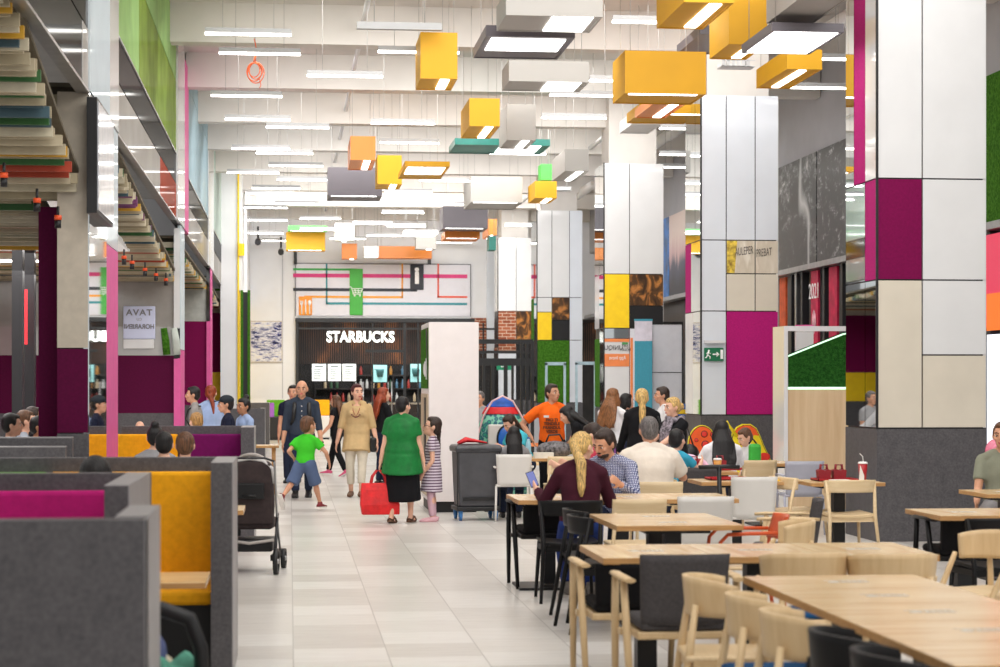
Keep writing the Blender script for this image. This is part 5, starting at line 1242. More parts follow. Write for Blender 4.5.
# ---------------------------------------------------------------- people
def blob(mb, name, mat, parent, voxel=.011, it=3, fac=.5):
    o = mb.build(name, mat, parent)
    q = o.modifiers.new('remesh', 'REMESH'); q.mode = 'VOXEL'; q.voxel_size = voxel; q.use_smooth_shade = True
    if it: q = o.modifiers.new('smooth', 'SMOOTH'); q.iterations = it; q.factor = fac
    return o
def ik(a, b, l1, l2, hint):
    d = b - a; L = min(d.length, (l1 + l2) * .998); n = d.normalized(); b = a + n * L
    x = (l1 * l1 - l2 * l2 + L * L) / (2 * L); y = math.sqrt(max(l1 * l1 - x * x, 0))
    p = V(hint) - n * V(hint).dot(n)
    if p.length < 1e-6: p = n.orthogonal()
    p.normalize(); return a + n * x + p * y, b
SK = {'fair': skin('fair', (226, 176, 150)), 'tan': skin('tan', (206, 152, 122)), 'olive': skin('olive', (184, 130, 98)), 'pale': skin('pale', (234, 192, 170))}
HC = {'black': hairm('black', (24, 20, 20)), 'dark': hairm('dark_brown', (50, 34, 26)), 'brown': hairm('brown', (96, 64, 42)), 'blond': hairm('blond', (206, 168, 104)), 'dblond': hairm('dark_blond', (160, 120, 70)), 'red': hairm('red', (140, 60, 30)), 'burgundy': hairm('burgundy', (74, 24, 26)), 'grey': hairm('grey', (104, 98, 96)), 'ombre': hairm('ombre', (134, 88, 52))}
M_eyew = plain('eye_white', (236, 234, 230), .2, var=.01); M_iris = plain('iris_dark', (40, 28, 22), .2); M_lip = plain('lip', (186, 96, 90), .5)
def person(label, px, t_, face, h, skin_='fair', hair=('short', 'dark'), top=None, bottom=None, shoes=None, lean=0, side=0, twist=0, hd=(0, 0, 0), RH=None, LH=None, RF=None, LF=None, hip=None, fat=1.0, sex='f', child=0.0, x=None, y=None, vox=.010, elbow=None, face_on=True, RE=None, LE=None, RT=0, LT=0, neckline=.0, knee=None):
    g = grd(px, t_); X, Y = (g.x if x is None else x), (g.y if y is None else y)
    root = thing('person', label, 'person', (X, Y, 0), R(face))
    K = h / 1.7; sm = SK[skin_]; hk = 1 + .28 * child
    sw = (.096 if sex == 'f' else .108) * h * (1 - .06 * child)
    tl, th, shn = .285 * h, .24 * h * (1 - .06 * child), .23 * h * (1 - .06 * child)
    hz = (th + shn + .045 * h) * .997 if hip is None else hip
    Pv = V((0, 0, hz)); ln, sd = R(lean), R(side)
    d = V((math.sin(sd), math.sin(ln) * math.cos(sd), math.cos(ln) * math.cos(sd))).normalized()
    tw = R(twist); rt0 = V((1, 0, 0)); rt = V((math.cos(tw), math.sin(tw), 0)); rt = (rt - d * rt.dot(d)).normalized()
    fw = d.cross(rt) * 1.0
    if fw.y < 0 and abs(twist) < 90: fw = -fw
    Cn = Pv + d * tl                                  # base of the neck
    shR, shL = Cn + rt * sw - d * .036 * h, Cn - rt * sw - d * .036 * h
    yaw, pit, rol = (R(a) for a in hd)
    hm = Matrix.Rotation(yaw, 3, 'Z') @ Matrix.Rotation(pit, 3, 'X') @ Matrix.Rotation(rol, 3, 'Y')
    tm = Matrix((rt, fw, rt.cross(fw))).transposed()
    half = tm.to_quaternion().slerp(Matrix.Identity(3).to_quaternion(), .55).to_matrix()
    hm = half @ hm
    nk = Cn + (d * .7 + V((0, 0, .3))).normalized() * .038 * h + fw * .008 * h
    k = K * hk * (1.0 if not child else (1 + .10 * child))
    hc = nk + hm @ V((0, .018 * k, .095 * k))
    HP = lambda x, y, z: hc + hm @ (V((x, y, z)) * k)
    ua, fa = .165 * h, .148 * h
    def hand_t(v, s):
        if v is None: v = (s * .135, .04, .445)
        return V(v) * h
    hintR = V(RE) if RE else V((.3, -1, -.6)); hintL = V(LE) if LE else V((-.3, -1, -.6))
    elR, wrR = ik(shR, hand_t(RH, 1), ua, fa, hintR); elL, wrL = ik(shL, hand_t(LH, -1), ua, fa, hintL)
    hpR, hpL = Pv + rt0 * .052 * h, Pv - rt0 * .052 * h
    fR = V(RF if RF else (.058, .0, .045)) * h; fL = V(LF if LF else (-.058, .0, .045)) * h
    kh = V(knee) if knee else V((0, 1, .15))
    knR, anR = ik(hpR, fR, th, shn, kh + V((.12, 0, 0))); knL, anL = ik(hpL, fL, th, shn, kh - V((.12, 0, 0)))
    f_ = fat
    prof = [(0, .158, .112), (.16, .163, .118), (.38, .138 if sex == 'f' else .15, .1), (.62, .148 if sex == 'f' else .162, .112), (.82, .138 if sex == 'f' else .156, .098), (.93, .112, .078), (1.0, .062, .056)]
    def torso(mb, grow, z0=0, z1=1.0, extra=1.0):
        pts, rr = [], []
        for z, a, b in prof:
            if z < z0 - .01 or z > z1 + .01: continue
            pts.append(Pv + d * tl * z); rr.append(((a * K * f_ * extra + grow), (b * K * f_ * extra + grow)))
        n = len(pts); b0 = len(mb.v); out = []
        for i in range(n):
            u = (pts[i] - Pv).length / tl; r_ = (rt0 * (1 - u) + rt * u).normalized(); q = d.cross(r_)
            if q.y < 0: q = -q
            out.append([pts[i] + r_ * rr[i][0] * math.cos(a) + q * rr[i][1] * math.sin(a) for a in [2 * PI * j / 16 for j in range(16)]])
        mb.rings(out)
    # ---- body: one continuous mesh
    B = MB(); torso(B, -.012)
    B.tube([Cn - d * .03 * h, nk + hm @ V((0, .005, .03 * k))], [.056 * K, .048 * K], 12)
    B.ell(HP(0, -.005, .018), (.077 * k, .094 * k, .1 * k), hm, 16, 12); B.ell(HP(0, .028, -.045), (.056 * k, .062 * k, .07 * k), hm, 14, 10)
    B.ell(HP(0, .062, -.088), (.028 * k, .026 * k, .022 * k), hm); B.ell(HP(0, .078, .018), (.05 * k, .022 * k, .02 * k), hm)
    B.tube([HP(0, .086, .02), HP(0, .104, -.012), HP(0, .108, -.026), HP(0, .09, -.034)], [.011 * k, .014 * k, .017 * k, .012 * k], 8)
    for s in (-1, 1): B.ell(HP(s * .08, -.008, -.005), (.012 * k, .022 * k, .033 * k), hm, 8, 6); B.ell(HP(s * .045, .066, -.022), (.024 * k, .02 * k, .02 * k), hm, 8, 6)
    B.ell(HP(0, .086, -.062), (.026 * k, .014 * k, .012 * k), hm, 8, 6)
    for s, sh, el, wr in ((1, shR, elR, wrR), (-1, shL, elL, wrL)):
        B.tube([Cn + d * .025 * h, Cn.lerp(sh, .5) + d * .012 * h, sh], [.04 * K, .042 * K, .044 * K], 10); B.ell(sh, .046 * K * f_ ** .5); B.tube([sh, sh.lerp(el, .5), el], [.05 * K * f_ ** .5, .045 * K * f_ ** .5, .037 * K], 10)
        B.ell(el, .037 * K); B.tube([el, el.lerp(wr, .3), wr], [.037 * K, .039 * K, .026 * K], 10)
        hdv = (wr - el).normalized(); hdv = (hdv * .75 + V((0, .0, -.35))).normalized() if wr.z < sh.z - .15 * h else hdv
        inw = V((-s, 0, 0)); inw = (inw - hdv * inw.dot(hdv)).normalized() if abs(hdv.x) < .9 else V((0, 0, -1)); ac = hdv.cross(inw).normalized()
        if ac.y < 0: ac = -ac                         # ac: towards the thumb side
        kh_ = .95 * K * (1 + .1 * child)
        B.tube([wr, wr + hdv * .05 * kh_, wr + hdv * .088 * kh_], [(.024 * kh_, .017 * kh_), (.038 * kh_, .016 * kh_), (.036 * kh_, .013 * kh_)], 10, right=ac)
        for i, (o_, L) in enumerate(((.030, .068), (.0105, .078), (-.0095, .072), (-.029, .056))):
            b_ = wr + hdv * .078 * kh_ + ac * o_ * kh_; f1 = (hdv + ac * o_ * 5 + inw * .25).normalized(); m_ = b_ + f1 * L * .55 * kh_; f2 = (hdv * .8 + inw * .7 + ac * o_ * 4).normalized()
            B.tube([b_, m_, m_ + f2 * L * .5 * kh_], [.0088 * kh_, .0085 * kh_, .0065 * kh_], 7)
        b_ = wr + hdv * .025 * kh_ + ac * .028 * kh_; m_ = b_ + (hdv * .6 + ac * .7 + inw * .3).normalized() * .034 * kh_; B.tube([b_, m_, m_ + (hdv * .9 + ac * .2 + inw * .3).normalized() * .032 * kh_], [.012 * kh_, .0105 * kh_, .008 * kh_], 7)
    for s, hp, kn, an, tilt in ((1, hpR, knR, anR, RT), (-1, hpL, knL, anL, LT)):
        B.ell(hp, .082 * K * f_ ** .5); B.tube([hp, hp.lerp(kn, .5), kn], [.084 * K * f_ ** .5, .072 * K * f_ ** .5, .052 * K], 12); B.ell(kn, .053 * K)
        cal = kn.lerp(an, .32) + V((0, -.012 * K, 0)); B.tube([kn, cal, kn.lerp(an, .7), an], [.05 * K, .054 * K, .038 * K, .033 * K], 12)
        ft = Matrix.Rotation(R(tilt), 3, 'X'); FP = lambda x, y, z: an + ft @ (V((x, y, z)) * K * (1 + .06 * child))
        B.tube([FP(0, -.05, -.045), FP(0, .0, -.035), FP(s * .005, .08, -.05), FP(s * .008, .165, -.06)], [(.03 * K, .03 * K), (.034 * K, .042 * K), (.042 * K, .026 * K), (.03 * K, .014 * K)], 10, right=ft @ V((1, 0, 0)))
    body = blob(B, 'body', sm, root, vox, 3, .45)
    # ---- face
    if face_on:
        for s in (-1, 1):
            e = MB(); e.ell(HP(s * .034, .081, .002), (.0145 * k, .008 * k, .0072 * k), hm, 10, 8); e = e.build('eye', M_eyew, root)
            q = MB(); q.ell(HP(s * .034, .0872, .002), (.0078 * k, .004 * k, .0072 * k), hm, 8, 6); q.build('iris', M_iris, e)
            q = MB(); q.tube([HP(s * .014, .096, .024), HP(s * .034, .096, .031), HP(s * .056, .082, .024)], [.004 * k, .006 * k, .003 * k], 6); q.build('eyebrow', HC[hair[1]] if hair and hair[1] in HC and hair[1] not in ('blond', 'dblond', 'grey') else HC['brown'], root)
        q = MB(); q.ell(HP(0, .098, -.058), (.024 * k, .006 * k, .005 * k), hm, 10, 6); q.ell(HP(0, .098, -.066), (.02 * k, .006 * k, .005 * k), hm, 10, 6); q.build('mouth', M_lip, root)
    # ---- hair
    if hair:
        st, hcx = hair[0], HC[hair[1]]; Hh = MB()
        if st != 'bald':
            Hh.ell(HP(0, -.022, .042), (.086 * k, .092 * k, .092 * k), hm, 16, 12)
            Hh.ell(HP(0, -.048, .0), (.082 * k, .066 * k, .085 * k), hm, 14, 10)
            if st != 'short': Hh.ell(HP(0, .02, .082), (.066 * k, .062 * k, .045 * k), hm)
            else: Hh.ell(HP(0, .022, .088), (.06 * k, .062 * k, .034 * k), hm)
            dn = V((0, 0, -1)); bk = -fw
            def strand(pts, rr, n=12, right=None): Hh.tube(pts, rr, n, right=right)
            base = HP(0, -.085, .0)
            rx = hm @ V((1, 0, 0))
            if st in ('long', 'wavy', 'longfront'):
                L = {'long': .42, 'wavy': .31, 'longfront': .34}[st] * K
                w0 = .088 * k
                p1 = HP(0, -.05, -.02); p2 = Cn + bk * .085 * K + d * .03 * K; 
                p3 = Cn + bk * .125 * K * f_ - d * .16 * K; p4 = Cn + bk * .135 * K * f_ - d * (L - .08)
                wv = 1.25 if st == 'wavy' else 1.08; strand([p1, p2, p3, p4], [(w0, .075 * k), (.1 * k * wv, .06 * k), (.108 * k * wv, .042 * k), (.07 * k * wv, .018 * k)], 14, rx)
                for s in (-1, 1): strand([HP(s * .075, -.02, .02), HP(s * .088, -.01, -.07), Cn + rt * s * .07 * K + fw * .0 + d * .0, Cn + rt * s * .085 * K + (fw * .075 if st == 'longfront' else bk * .06) * K - d * .14 * K], [.03 * k, .034 * k, .035 * k, .018 * k], 8)
                if st == 'wavy':
                    rr_ = random.Random(11)
                    for q in range(9):
                        u = -1 + q / 4; strand([p2 + rx * u * .11 * k, p3 + rx * u * .13 * k + bk * .02 * K + rx * rr_.uniform(-.02, .02), p4 + rx * (u * .12 * k + rr_.uniform(-.03, .03)) + bk * .02 * K, p4 + rx * (u * .12 * k) - d * rr_.uniform(.02, .09)], [.022 * k, .024 * k, .02 * k, .008 * k], 7)
            if st == 'bob':
                strand([HP(0, -.045, .0), HP(0, -.06, -.07), HP(0, -.055, -.12)], [(.088 * k, .062 * k), (.085 * k, .055 * k), (.06 * k, .03 * k)], 12, rx)
                for s in (-1, 1): strand([HP(s * .075, .0, .03), HP(s * .084, .005, -.05), HP(s * .07, .0, -.1)], [.026 * k, .028 * k, .014 * k], 8)
            if st == 'ponytail':
                Hh.ell(HP(0, -.112, .03), .032 * k); e_ = HP(0, -.15, .03)
                strand([HP(0, -.1, .03), e_, Cn + bk * .14 * K + d * .0, Cn + bk * .14 * K - d * .2 * K, Cn + bk * .13 * K - d * .28 * K], [.024 * k, .036 * k, .046 * k, .034 * k, .012 * k], 10)
            if st == 'lowpony': strand([HP(0, -.09, -.02), Cn + bk * .09 * K + d * .01, Cn + bk * .13 * K - d * .15 * K], [.04 * k, .034 * k, .014 * k], 10)
            if st == 'bun': Hh.ell(HP(0, -.06, .135), .046 * k)
            if st == 'backbun': Hh.ell(HP(0, -.12, .0), (.05 * k, .045 * k, .05 * k), hm)
            if st == 'braid':
                pts = [HP(0, -.09, -.04), Cn + bk * .085 * K + rt * .03, Cn + bk * .1 * K - d * .12 * K, Cn + bk * .1 * K - d * .26 * K]
                for i in range(12):
                    u = i / 11 * 3; j = min(2, int(u)); p = pts[j].lerp(pts[j + 1], u - j); Hh.ell(p + rx * (.008 if i % 2 else -.008), (.03 - .012 * i / 11) * k)
            for s in (-1, 1): Hh.ell(HP(s * .07, .0, .03), (.018 * k, .04 * k, .045 * k), hm, 8, 6)
            blob(Hh, 'hair', hcx, root, .010, 2, .5)
    # ---- clothes
    if top:
        T = MB(); gr = top.get('loose', .008); hem = top.get('hem', .0)
        torso(T, gr, 0 if hem <= 0 else hem, 1.0 if not neckline else 1 - neckline)
        if hem < 0:                                   # tunic or dress going below the hips
            L = -hem * h; fl = top.get('flare', 1.15)
            mid = (hpR + hpL) / 2; kn_ = (knR + knL) / 2; dv = (kn_ - mid).normalized()
            sp = abs(knR.y - knL.y) * .35
            T.tube([mid - dv * .03, mid + dv * L * .5, mid + dv * L], [((.163 * K * f_ + gr), (.12 * K * f_ + gr)), ((.165 * K * f_ * (1 + (fl - 1) * .5) + gr), (.125 * K * f_ * (1 + (fl - 1) * .5) + gr + sp * .3)), ((.165 * K * f_ * fl + gr), (.125 * K * f_ * fl + gr + sp))], 16, right=rt0)
        sl = top.get('sleeve', .55); ex = top.get('sl_r', .012)
        for s, sh, el, wr in ((1, shR, elR, wrR), (-1, shL, elL, wrL)):
            T.ell(sh, .049 * K * f_ ** .5 + gr); T.tube([Cn + d * .008 * h, Cn.lerp(sh, .5) + d * .012 * h, sh], [.044 * K + gr, .044 * K + gr, .046 * K + gr], 10)
            r0, r1, r2 = .049 * K * f_ ** .5 + ex, .041 * K + ex, .029 * K + ex
            if sl <= 0: continue
            if sl < 1: T.tube([sh, sh.lerp(el, sl)], [r0, r0 + (r1 - r0) * sl + .006], 12)
            else:
                T.tube([sh, sh.lerp(el, .5), el], [r0, (r0 + r1) / 2, r1], 12); T.ell(el, r1); e = min(1, sl - 1)
                if e > .02: T.tube([el, el.lerp(wr, e)], [r1, r1 + (r2 - r1) * e], 12)
        if sex == 'f' and not child:
            for s in (-1, 1): T.ell(Pv + d * tl * .68 + rt * s * .065 * K + fw * .085 * K * f_, (.062 * K, .05 * K, .055 * K))
        if f_ > 1.12: T.ell(Pv + d * tl * .32 + fw * .05 * K, (.15 * K * f_, .12 * K * f_, .15 * K))
        blob(T, top.get('name', 'shirt'), top['m'], root, .013, 4, .5)
    if bottom:
        kd = bottom[0]; T = MB(); m = bottom[1]
        if kd in ('trousers', 'shorts', 'capri'):
            T.tube([Pv + d * tl * .2, Pv + d * tl * .02, Pv - V((0, 0, .045 * h))], [(.16 * K * f_ + .004, .115 * K * f_ + .004), (.166 * K * f_ + .006, .12 * K * f_ + .006), (.12 * K * f_, .1 * K * f_)], 16, right=rt0)
            e = {'trousers': .97, 'shorts': .0, 'capri': .72}[kd]; lo = bottom[2] if len(bottom) > 2 else .012
            for hp, kn, an in ((hpR, knR, anR), (hpL, knL, anL)):
                T.ell(hp, .084 * K * f_ ** .5 + lo)
                T.tube([hp, hp.lerp(kn, .5), kn], [.086 * K * f_ ** .5 + lo, .074 * K * f_ ** .5 + lo, .055 * K + lo * (1.6 if kd == 'shorts' else 1)], 12)
                if kd != 'shorts': T.ell(kn, .055 * K + lo); T.tube([kn, kn.lerp(an, .35), kn.lerp(an, e)], [.054 * K + lo, .054 * K + lo, .045 * K + lo], 12)
        else:                                          # skirt
            L = bottom[2] * h; mid = Pv; kn_ = (knR + knL) / 2; dv = (kn_ - mid).normalized(); sp = abs(knR.y - knL.y) * .4
            T.tube([mid + d * tl * .2, mid, mid + dv * L * .5, mid + dv * L], [(.16 * K * f_ + .006, .115 * K * f_ + .006), (.17 * K * f_ + .008, .125 * K * f_ + .008), (.178 * K * f_, .14 * K * f_ + sp * .4), (.19 * K * f_, .15 * K * f_ + sp)], 18, right=rt0)
        blob(T, kd, m, root, .013, 3, .5)
    if shoes:
        for s, an, tilt in ((1, anR, RT), (-1, anL, LT)):
            ft = Matrix.Rotation(R(tilt), 3, 'X'); c_ = K * (1 + .06 * child); FP = lambda x, y, z: an + ft @ (V((x, y, z)) * c_); T = MB()
            if shoes[0] == 'sandal':
                T.prism([FP(x, y, -.077) for x, y in ((-.035, -.07), (.035, -.07), (.048, .09), (.03, .19), (-.03, .19), (-.045, .09))], ft @ V((0, 0, .02)))
                T.tube([FP(-.05, .09, -.06), FP(-.02, .09, -.012), FP(.03, .09, -.012), FP(.052, .09, -.06)], .012, 6); T.tube([FP(-.038, -.03, -.05), FP(-.036, .03, .0), FP(.036, .03, .0), FP(.038, -.03, -.05)], .01, 6); T.tube([FP(-.038, -.03, -.05), FP(0, -.075, -.03), FP(.038, -.03, -.05)], .011, 6)
                T.build('sandal', shoes[1], root)
            else:
                T.tube([FP(0, -.075, -.045), FP(0, -.01, -.03), FP(s * .005, .08, -.047), FP(s * .008, .195, -.058)], [(.034 * c_, .034 * c_), (.042 * c_, .05 * c_), (.05 * c_, .033 * c_), (.034 * c_, .02 * c_)], 12, right=ft @ V((1, 0, 0)))
                if shoes[0] == 'shoe': T.tube([FP(0, 0, -.03), FP(0, -.005, .03)], [.045 * c_, .042 * c_], 12)
                so = blob(T, 'shoe', shoes[1], root, .009, 2, .5)
                if len(shoes) > 2:
                    q = MB(); q.prism([FP(x, y, -.081) for x, y in ((-.038, -.085), (.038, -.085), (.052, .09), (.034, .2), (-.034, .2), (-.048, .09))], ft @ V((0, 0, .02))); q.build('sole', shoes[2], so)
    I = dict(root=root, Pv=Pv, Cn=Cn, d=d, rt=rt, fw=fw, shR=shR, shL=shL, elR=elR, elL=elL, wrR=wrR, wrL=wrL, hc=hc, hm=hm, HP=HP, K=K, k=k, tl=tl, knR=knR, knL=knL, f=f_)
    return I
def world(I, p): 
    r_ = I['root']; return Matrix.Rotation(r_.rotation_euler[2], 3, 'Z') @ V(p) + V(r_.location)
def stripes(name, c1, c2, scale, axis='Z', ratio=.5):
    if name in MATS: return MATS[name]
    t = NT(name).set(.85, 0, .2); f = t.wave(t.coord(), scale, 0, 0, axis); t.base(t.ramp(f, [(ratio - .03, c1), (ratio + .03, c2)])); MATS[name] = t.m; return t.m
def checks(name, base, line, scale):
    t = NT(name).set(.85, 0, .2); v = t.coord(); a = t.wave(v, scale, 0, 0, 'X'); b = t.wave(v, scale, 0, 0, 'Z')
    f = t.math('MAXIMUM', t.math('GREATER_THAN', a, .62), t.math('GREATER_THAN', b, .62)); g = t.math('MULTIPLY', t.math('GREATER_THAN', a, .62), t.math('GREATER_THAN', b, .62))
    t.base(t.mix(g, t.mix(f, base, line), tuple(c * .55 for c in line))); return t.m
jeans = cloth('dark_denim', (34, 42, 62)); blackc = cloth('black', (20, 20, 23)); navy = cloth('navy', (24, 28, 48)); whitec = cloth('white', (228, 226, 228)); denim = cloth('denim', (84, 100, 132)); blue_j = cloth('blue_jeans', (36, 56, 118)); greyc = cloth('grey', (150, 148, 150))
lshirt = cloth('light_blue', (156, 176, 214)); s_black = plain('shoe_black', (22, 20, 20), .4); s_brown = plain('shoe_brown', (96, 66, 46), .5); s_white = plain('sole_white', (224, 220, 214), .5); s_red = plain('shoe_red', (120, 26, 36), .5); s_pink = plain('shoe_pink', (216, 90, 130), .5)
def strap(I, side, m=s_black, nm='backpack_strap', w_=.028):
    K = I['K']; rt, fw, d, Cn, Pv = I['rt'], I['fw'], I['d'], I['Cn'], I['Pv']; f_ = I['f']
    o = rt * side * .095 * K
    pts = [Cn + o - d * .01 - fw * .09 * K, Cn + o + d * .0 + fw * .0, Cn + o * 1.05 - d * .06 * K + fw * .105 * K * f_, Cn + o * 1.15 - d * .2 * K + fw * .135 * K * f_, Cn + o * 1.45 - d * .33 * K + fw * .06 * K, Cn + o * 1.3 - d * .36 * K - fw * .1 * K]
    MB().tube(pts, [(w_, .012)] * 6, 8, right=rt).build(nm, m, I['root'])
def backpack(I, m, lab):
    K = I['K']; c = I['Cn'] - I['d'] * .22 * K - I['fw'] * .2 * K; loc = world(I, c)
    o = thing('backpack', lab, 'backpack', loc, I['root'].rotation_euler[2]); B = MB(); B.box(-.15 * K, -.075 * K, -.2 * K, .15 * K, .075 * K, .2 * K); B.build('body', m, o, bevel=.05); MB().box(-.11 * K, -.1 * K, -.15 * K, .11 * K, -.07 * K, .03 * K).build('pocket', m, o, bevel=.02); MB().tube([(-.04, 0, .2 * K), (0, 0, .25 * K), (.04, 0, .2 * K)], .012, 6).build('handle', m, o)
    return o
# ---- aisle
t28 = F * H / (498 - 384)
I = person('bald man in dark slate shirt walking toward us with a backpack', 302, t28, 178, 1.80, 'tan', ('bald', 'dark'), dict(m=cloth('slate', (52, 60, 74)), sleeve=1.35, hem=0, loose=.016, name='shirt'), ('trousers', jeans), ('shoe', s_black, s_black), sex='m', RF=(.05, .12, .05), LF=(-.05, -.12, .055), LT=-14, RH=(.155, .02, .45), LH=(-.16, .05, .45), hd=(-4, -2, 0))
for s in (-1, 1): strap(I, s)
mb = MB()
for i in range(5): p = I['Pv'] + I['d'] * I['tl'] * (.28 + .14 * i) + I['fw'] * (.135 if i < 4 else .118); mb.ell(p, .009, None, 6, 4)
mb.build('buttons', s_white, I['root'])
w_ = I['wrL']; MB().tube([w_ + V((0, 0, .012)), w_ - V((0, 0, .012))], .036, 12).build('wristwatch', s_black, I['root'])
backpack(I, blackc, 'black backpack worn by the bald man')
person('dark haired person almost hidden behind the bald man', 293, 33, 170, 1.72, 'tan', ('short', 'black'), dict(m=navy, sleeve=.6, hem=0), ('trousers', jeans), ('shoe', s_black), sex='m')
tb = F * H / (511 - 384)
I = person('small boy in bright green t-shirt and denim shorts running away', 305, tb, -28, 1.27, 'tan', ('short', 'brown'), dict(m=cloth('lime', (64, 190, 44)), sleeve=.62, hem=0, loose=.014, sl_r=.02, name='t_shirt'), ('shorts', denim, .03), ('shoe', s_red, s_white), sex='m', child=1, lean=8, RF=(.1, .16, .05), LF=(-.12, -.27, .16), LT=-62, RH=(.2, .16, .5), LH=(-.16, .05, .55), RE=(1, -.6, 0), hd=(-22, 4, 0), twist=0)
I = person('brown haired girl in black with pink sneakers walking away behind the tan tunic woman', 337, 35.5, 62, 1.53, 'tan', ('wavy', 'brown'), dict(m=blackc, sleeve=.3, hem=0, loose=.012), ('trousers', blackc), ('shoe', s_pink, s_white), RF=(.05, .14, .05), LF=(-.05, -.14, .07), LT=-24, LH=(-.2, .1, .5))
tw_ = F * H / (497 - 384)
I = person('woman in tan tunic and cream trousers walking toward us', 357, tw_, 172, 1.74, 'fair', ('bob' if False else 'short', 'burgundy'), dict(m=cloth('tan_tunic', (200, 170, 124)), sleeve=1.1, hem=-.13, flare=1.12, loose=.014, name='tunic'), ('capri', cloth('cream', (214, 204, 186)), .01), ('flat', s_brown), RF=(.05, .0, .05), LF=(-.045, .1, .05), RH=(.17, .03, .46), LH=(-.175, .04, .46), fat=1.1, hd=(28, 3, 0), neckline=.02)
K = I['K']; Cn, fw, d, rt = I['Cn'], I['fw'], I['d'], I['rt']
mb = MB(); mb.tube([Cn + rt * .06 + fw * .05, Cn + rt * .045 - d * .1 + fw * .13, Cn - d * .2 + fw * .165, Cn - rt * .045 - d * .1 + fw * .13, Cn - rt * .06 + fw * .05], .005, 6); nb = mb.build('necklace', plain('bead_red', (150, 40, 40), .4), I['root'])
mb = MB(); [mb.ell(Cn + rt * (.02 * q) - d * (.2 - .004 * q * q) + fw * .17, (.012, .01, .01), None, 8, 6) for q in range(-3, 4)]; mb.build('bead', plain('bead_dark', (110, 30, 34), .4), nb)
bg = thing('shoulder_bag', 'black shoulder bag hanging at the tan tunic woman\'s side', 'bag', world(I, Cn - rt * .24 - d * .6))
MB().box(-.05, -.12, -.12, .05, .12, .1).build('body', s_black, bg, bevel=.03); MB().tube([(0, .06, .1), (-.06, .0, .4), (-.09, -.02, .62), (-.06, .02, .42), (0, -.06, .1)], .012, 6).build('strap', s_black, bg)
person('red long haired woman in black top seen from the side in the aisle', 382, 32.2, -62, 1.68, 'fair', ('wavy', 'red'), dict(m=blackc, sleeve=1.2, hem=0, loose=.012), ('trousers', jeans), ('shoe', s_black), hd=(-14, 0, 0), RH=(.12, .18, .6), face_on=True)
tg_ = F * H / (523 - 384)
I = person('woman in green blouse and black skirt seen from behind', 402, tg_, -20, 1.58, 'fair', ('short', 'black'), dict(m=plain('cloth_emerald', (18, 112, 50), .6, spec=.3, var=.1, scale=9, bump=.6, bscale=14), sleeve=.6, hem=-.13, flare=1.2, loose=.026, sl_r=.022, name='blouse'), ('skirt', blackc, .34), ('sandal', s_brown), RF=(.05, .06, .05), LF=(-.07, -.05, .05), LT=-10, RH=(.16, .05, .46), LH=(-.17, -.03, .43), fat=1.3, hd=(-26, 0, 0))
wl = world(I, I['wrL'])
hb2 = thing('shopping_bag', 'red cloth shopping bag carried by the woman in green', 'bag', (wl.x - .03, wl.y - .03, wl.z - .1 - .52), R(4))
mb = MB(); mb.rings([[V((sx * a + .03 * (1 - z / .38), sy * b, z)) for sx, sy in ((-1, -1), (0, -1.35), (1, -1), (1, 1), (0, 1.3), (-1, 1))] for a, b, z in ((.225, .06, 0), (.235, .075, .12), (.215, .05, .3), (.2, .03, .38))], smooth=False)
mb.build('body', plain('bag_red', (214, 26, 30), .6, var=.1, scale=8, bump=.6, bscale=14), hb2, bevel=.01)
for y in (-.03, .03): MB().tube([(-.09, y, .36), (-.07, y, .46), (-.02, 0, .53), (.03, 0, .53), (.08, y, .46), (.1, y, .36)], [(.016, .005)] * 6, 8, right=(1, 0, 0)).build('handle', plain('bag_handle', (196, 24, 30), .6), hb2)
td = F * H / (521.5 - 384)
I = person('small girl in striped dress and pink tights looking up left', 433, td, 78, 1.30, 'fair', ('braid', 'dark'), dict(m=stripes('dress_stripe', (206, 196, 206), (104, 80, 100), 9, 'Z', .55), sleeve=.5, hem=-.21, flare=1.35, loose=.012, name='dress'), ('trousers', cloth('pink_tights', (206, 170, 182)), .003), ('flat', plain('shoe_lilac', (226, 176, 184), .5)), child=.8, hd=(12, 12, 0), RH=(.1, .06, .46), LH=(-.1, .08, .46))
HP = I['HP']; mb = MB()
for s in (-1, 1): mb.tube([HP(s * .036 + .024 * math.cos(a), .1, .0 + .02 * math.sin(a)) for a in [2 * PI * j / 12 for j in range(13)]], .003, 6); mb.tube([HP(s * .06, .1, .002), HP(s * .082, .0, .0)], .003, 6)
mb.build('glasses', s_black, I['root'])
I = person('grey haired person half hidden behind the white display block', 480, 31, 150, 1.62, 'tan', ('short', 'grey'), dict(m=greyc, sleeve=.6, hem=0), ('trousers', navy), ('shoe', s_black), sex='m')
# ---- left: standing by the far booth
I = person('dark haired man in grey shirt with a black cap and backpack by the booths', 195, 29.0, 92, 1.70, 'tan', ('short', 'black'), dict(m=cloth('grey_marl', (146, 142, 140)), sleeve=.6, hem=0, loose=.014), ('trousers', jeans), ('shoe', s_black), sex='m', x=grd(195, 29).x)
strap(I, 1); strap(I, -1)
person('red-brown haired woman in pale blue blouse seen from behind', 211, 29.8, 20, 1.72, 'fair', ('lowpony', 'red'), dict(m=lshirt, sleeve=1.4, hem=0, loose=.02), ('trousers', jeans), ('shoe', s_black), hd=(-30, 0, 0))
def cap(I, m):
    HP, k, hm = I['HP'], I['k'], I['hm']; q = MB(); q.ell(HP(0, -.012, .06), (.092 * k, .104 * k, .075 * k), hm, 16, 10); c_ = q.build('cap', m, I['root'])
    q = MB(); q.tube([HP(0, .07, .055), HP(0, .13, .048), HP(0, .165, .04)], [(.075 * k, .008), (.07 * k, .008), (.03 * k, .008)], 10, right=hm @ V((1, 0, 0))); q.build('brim', m, c_)
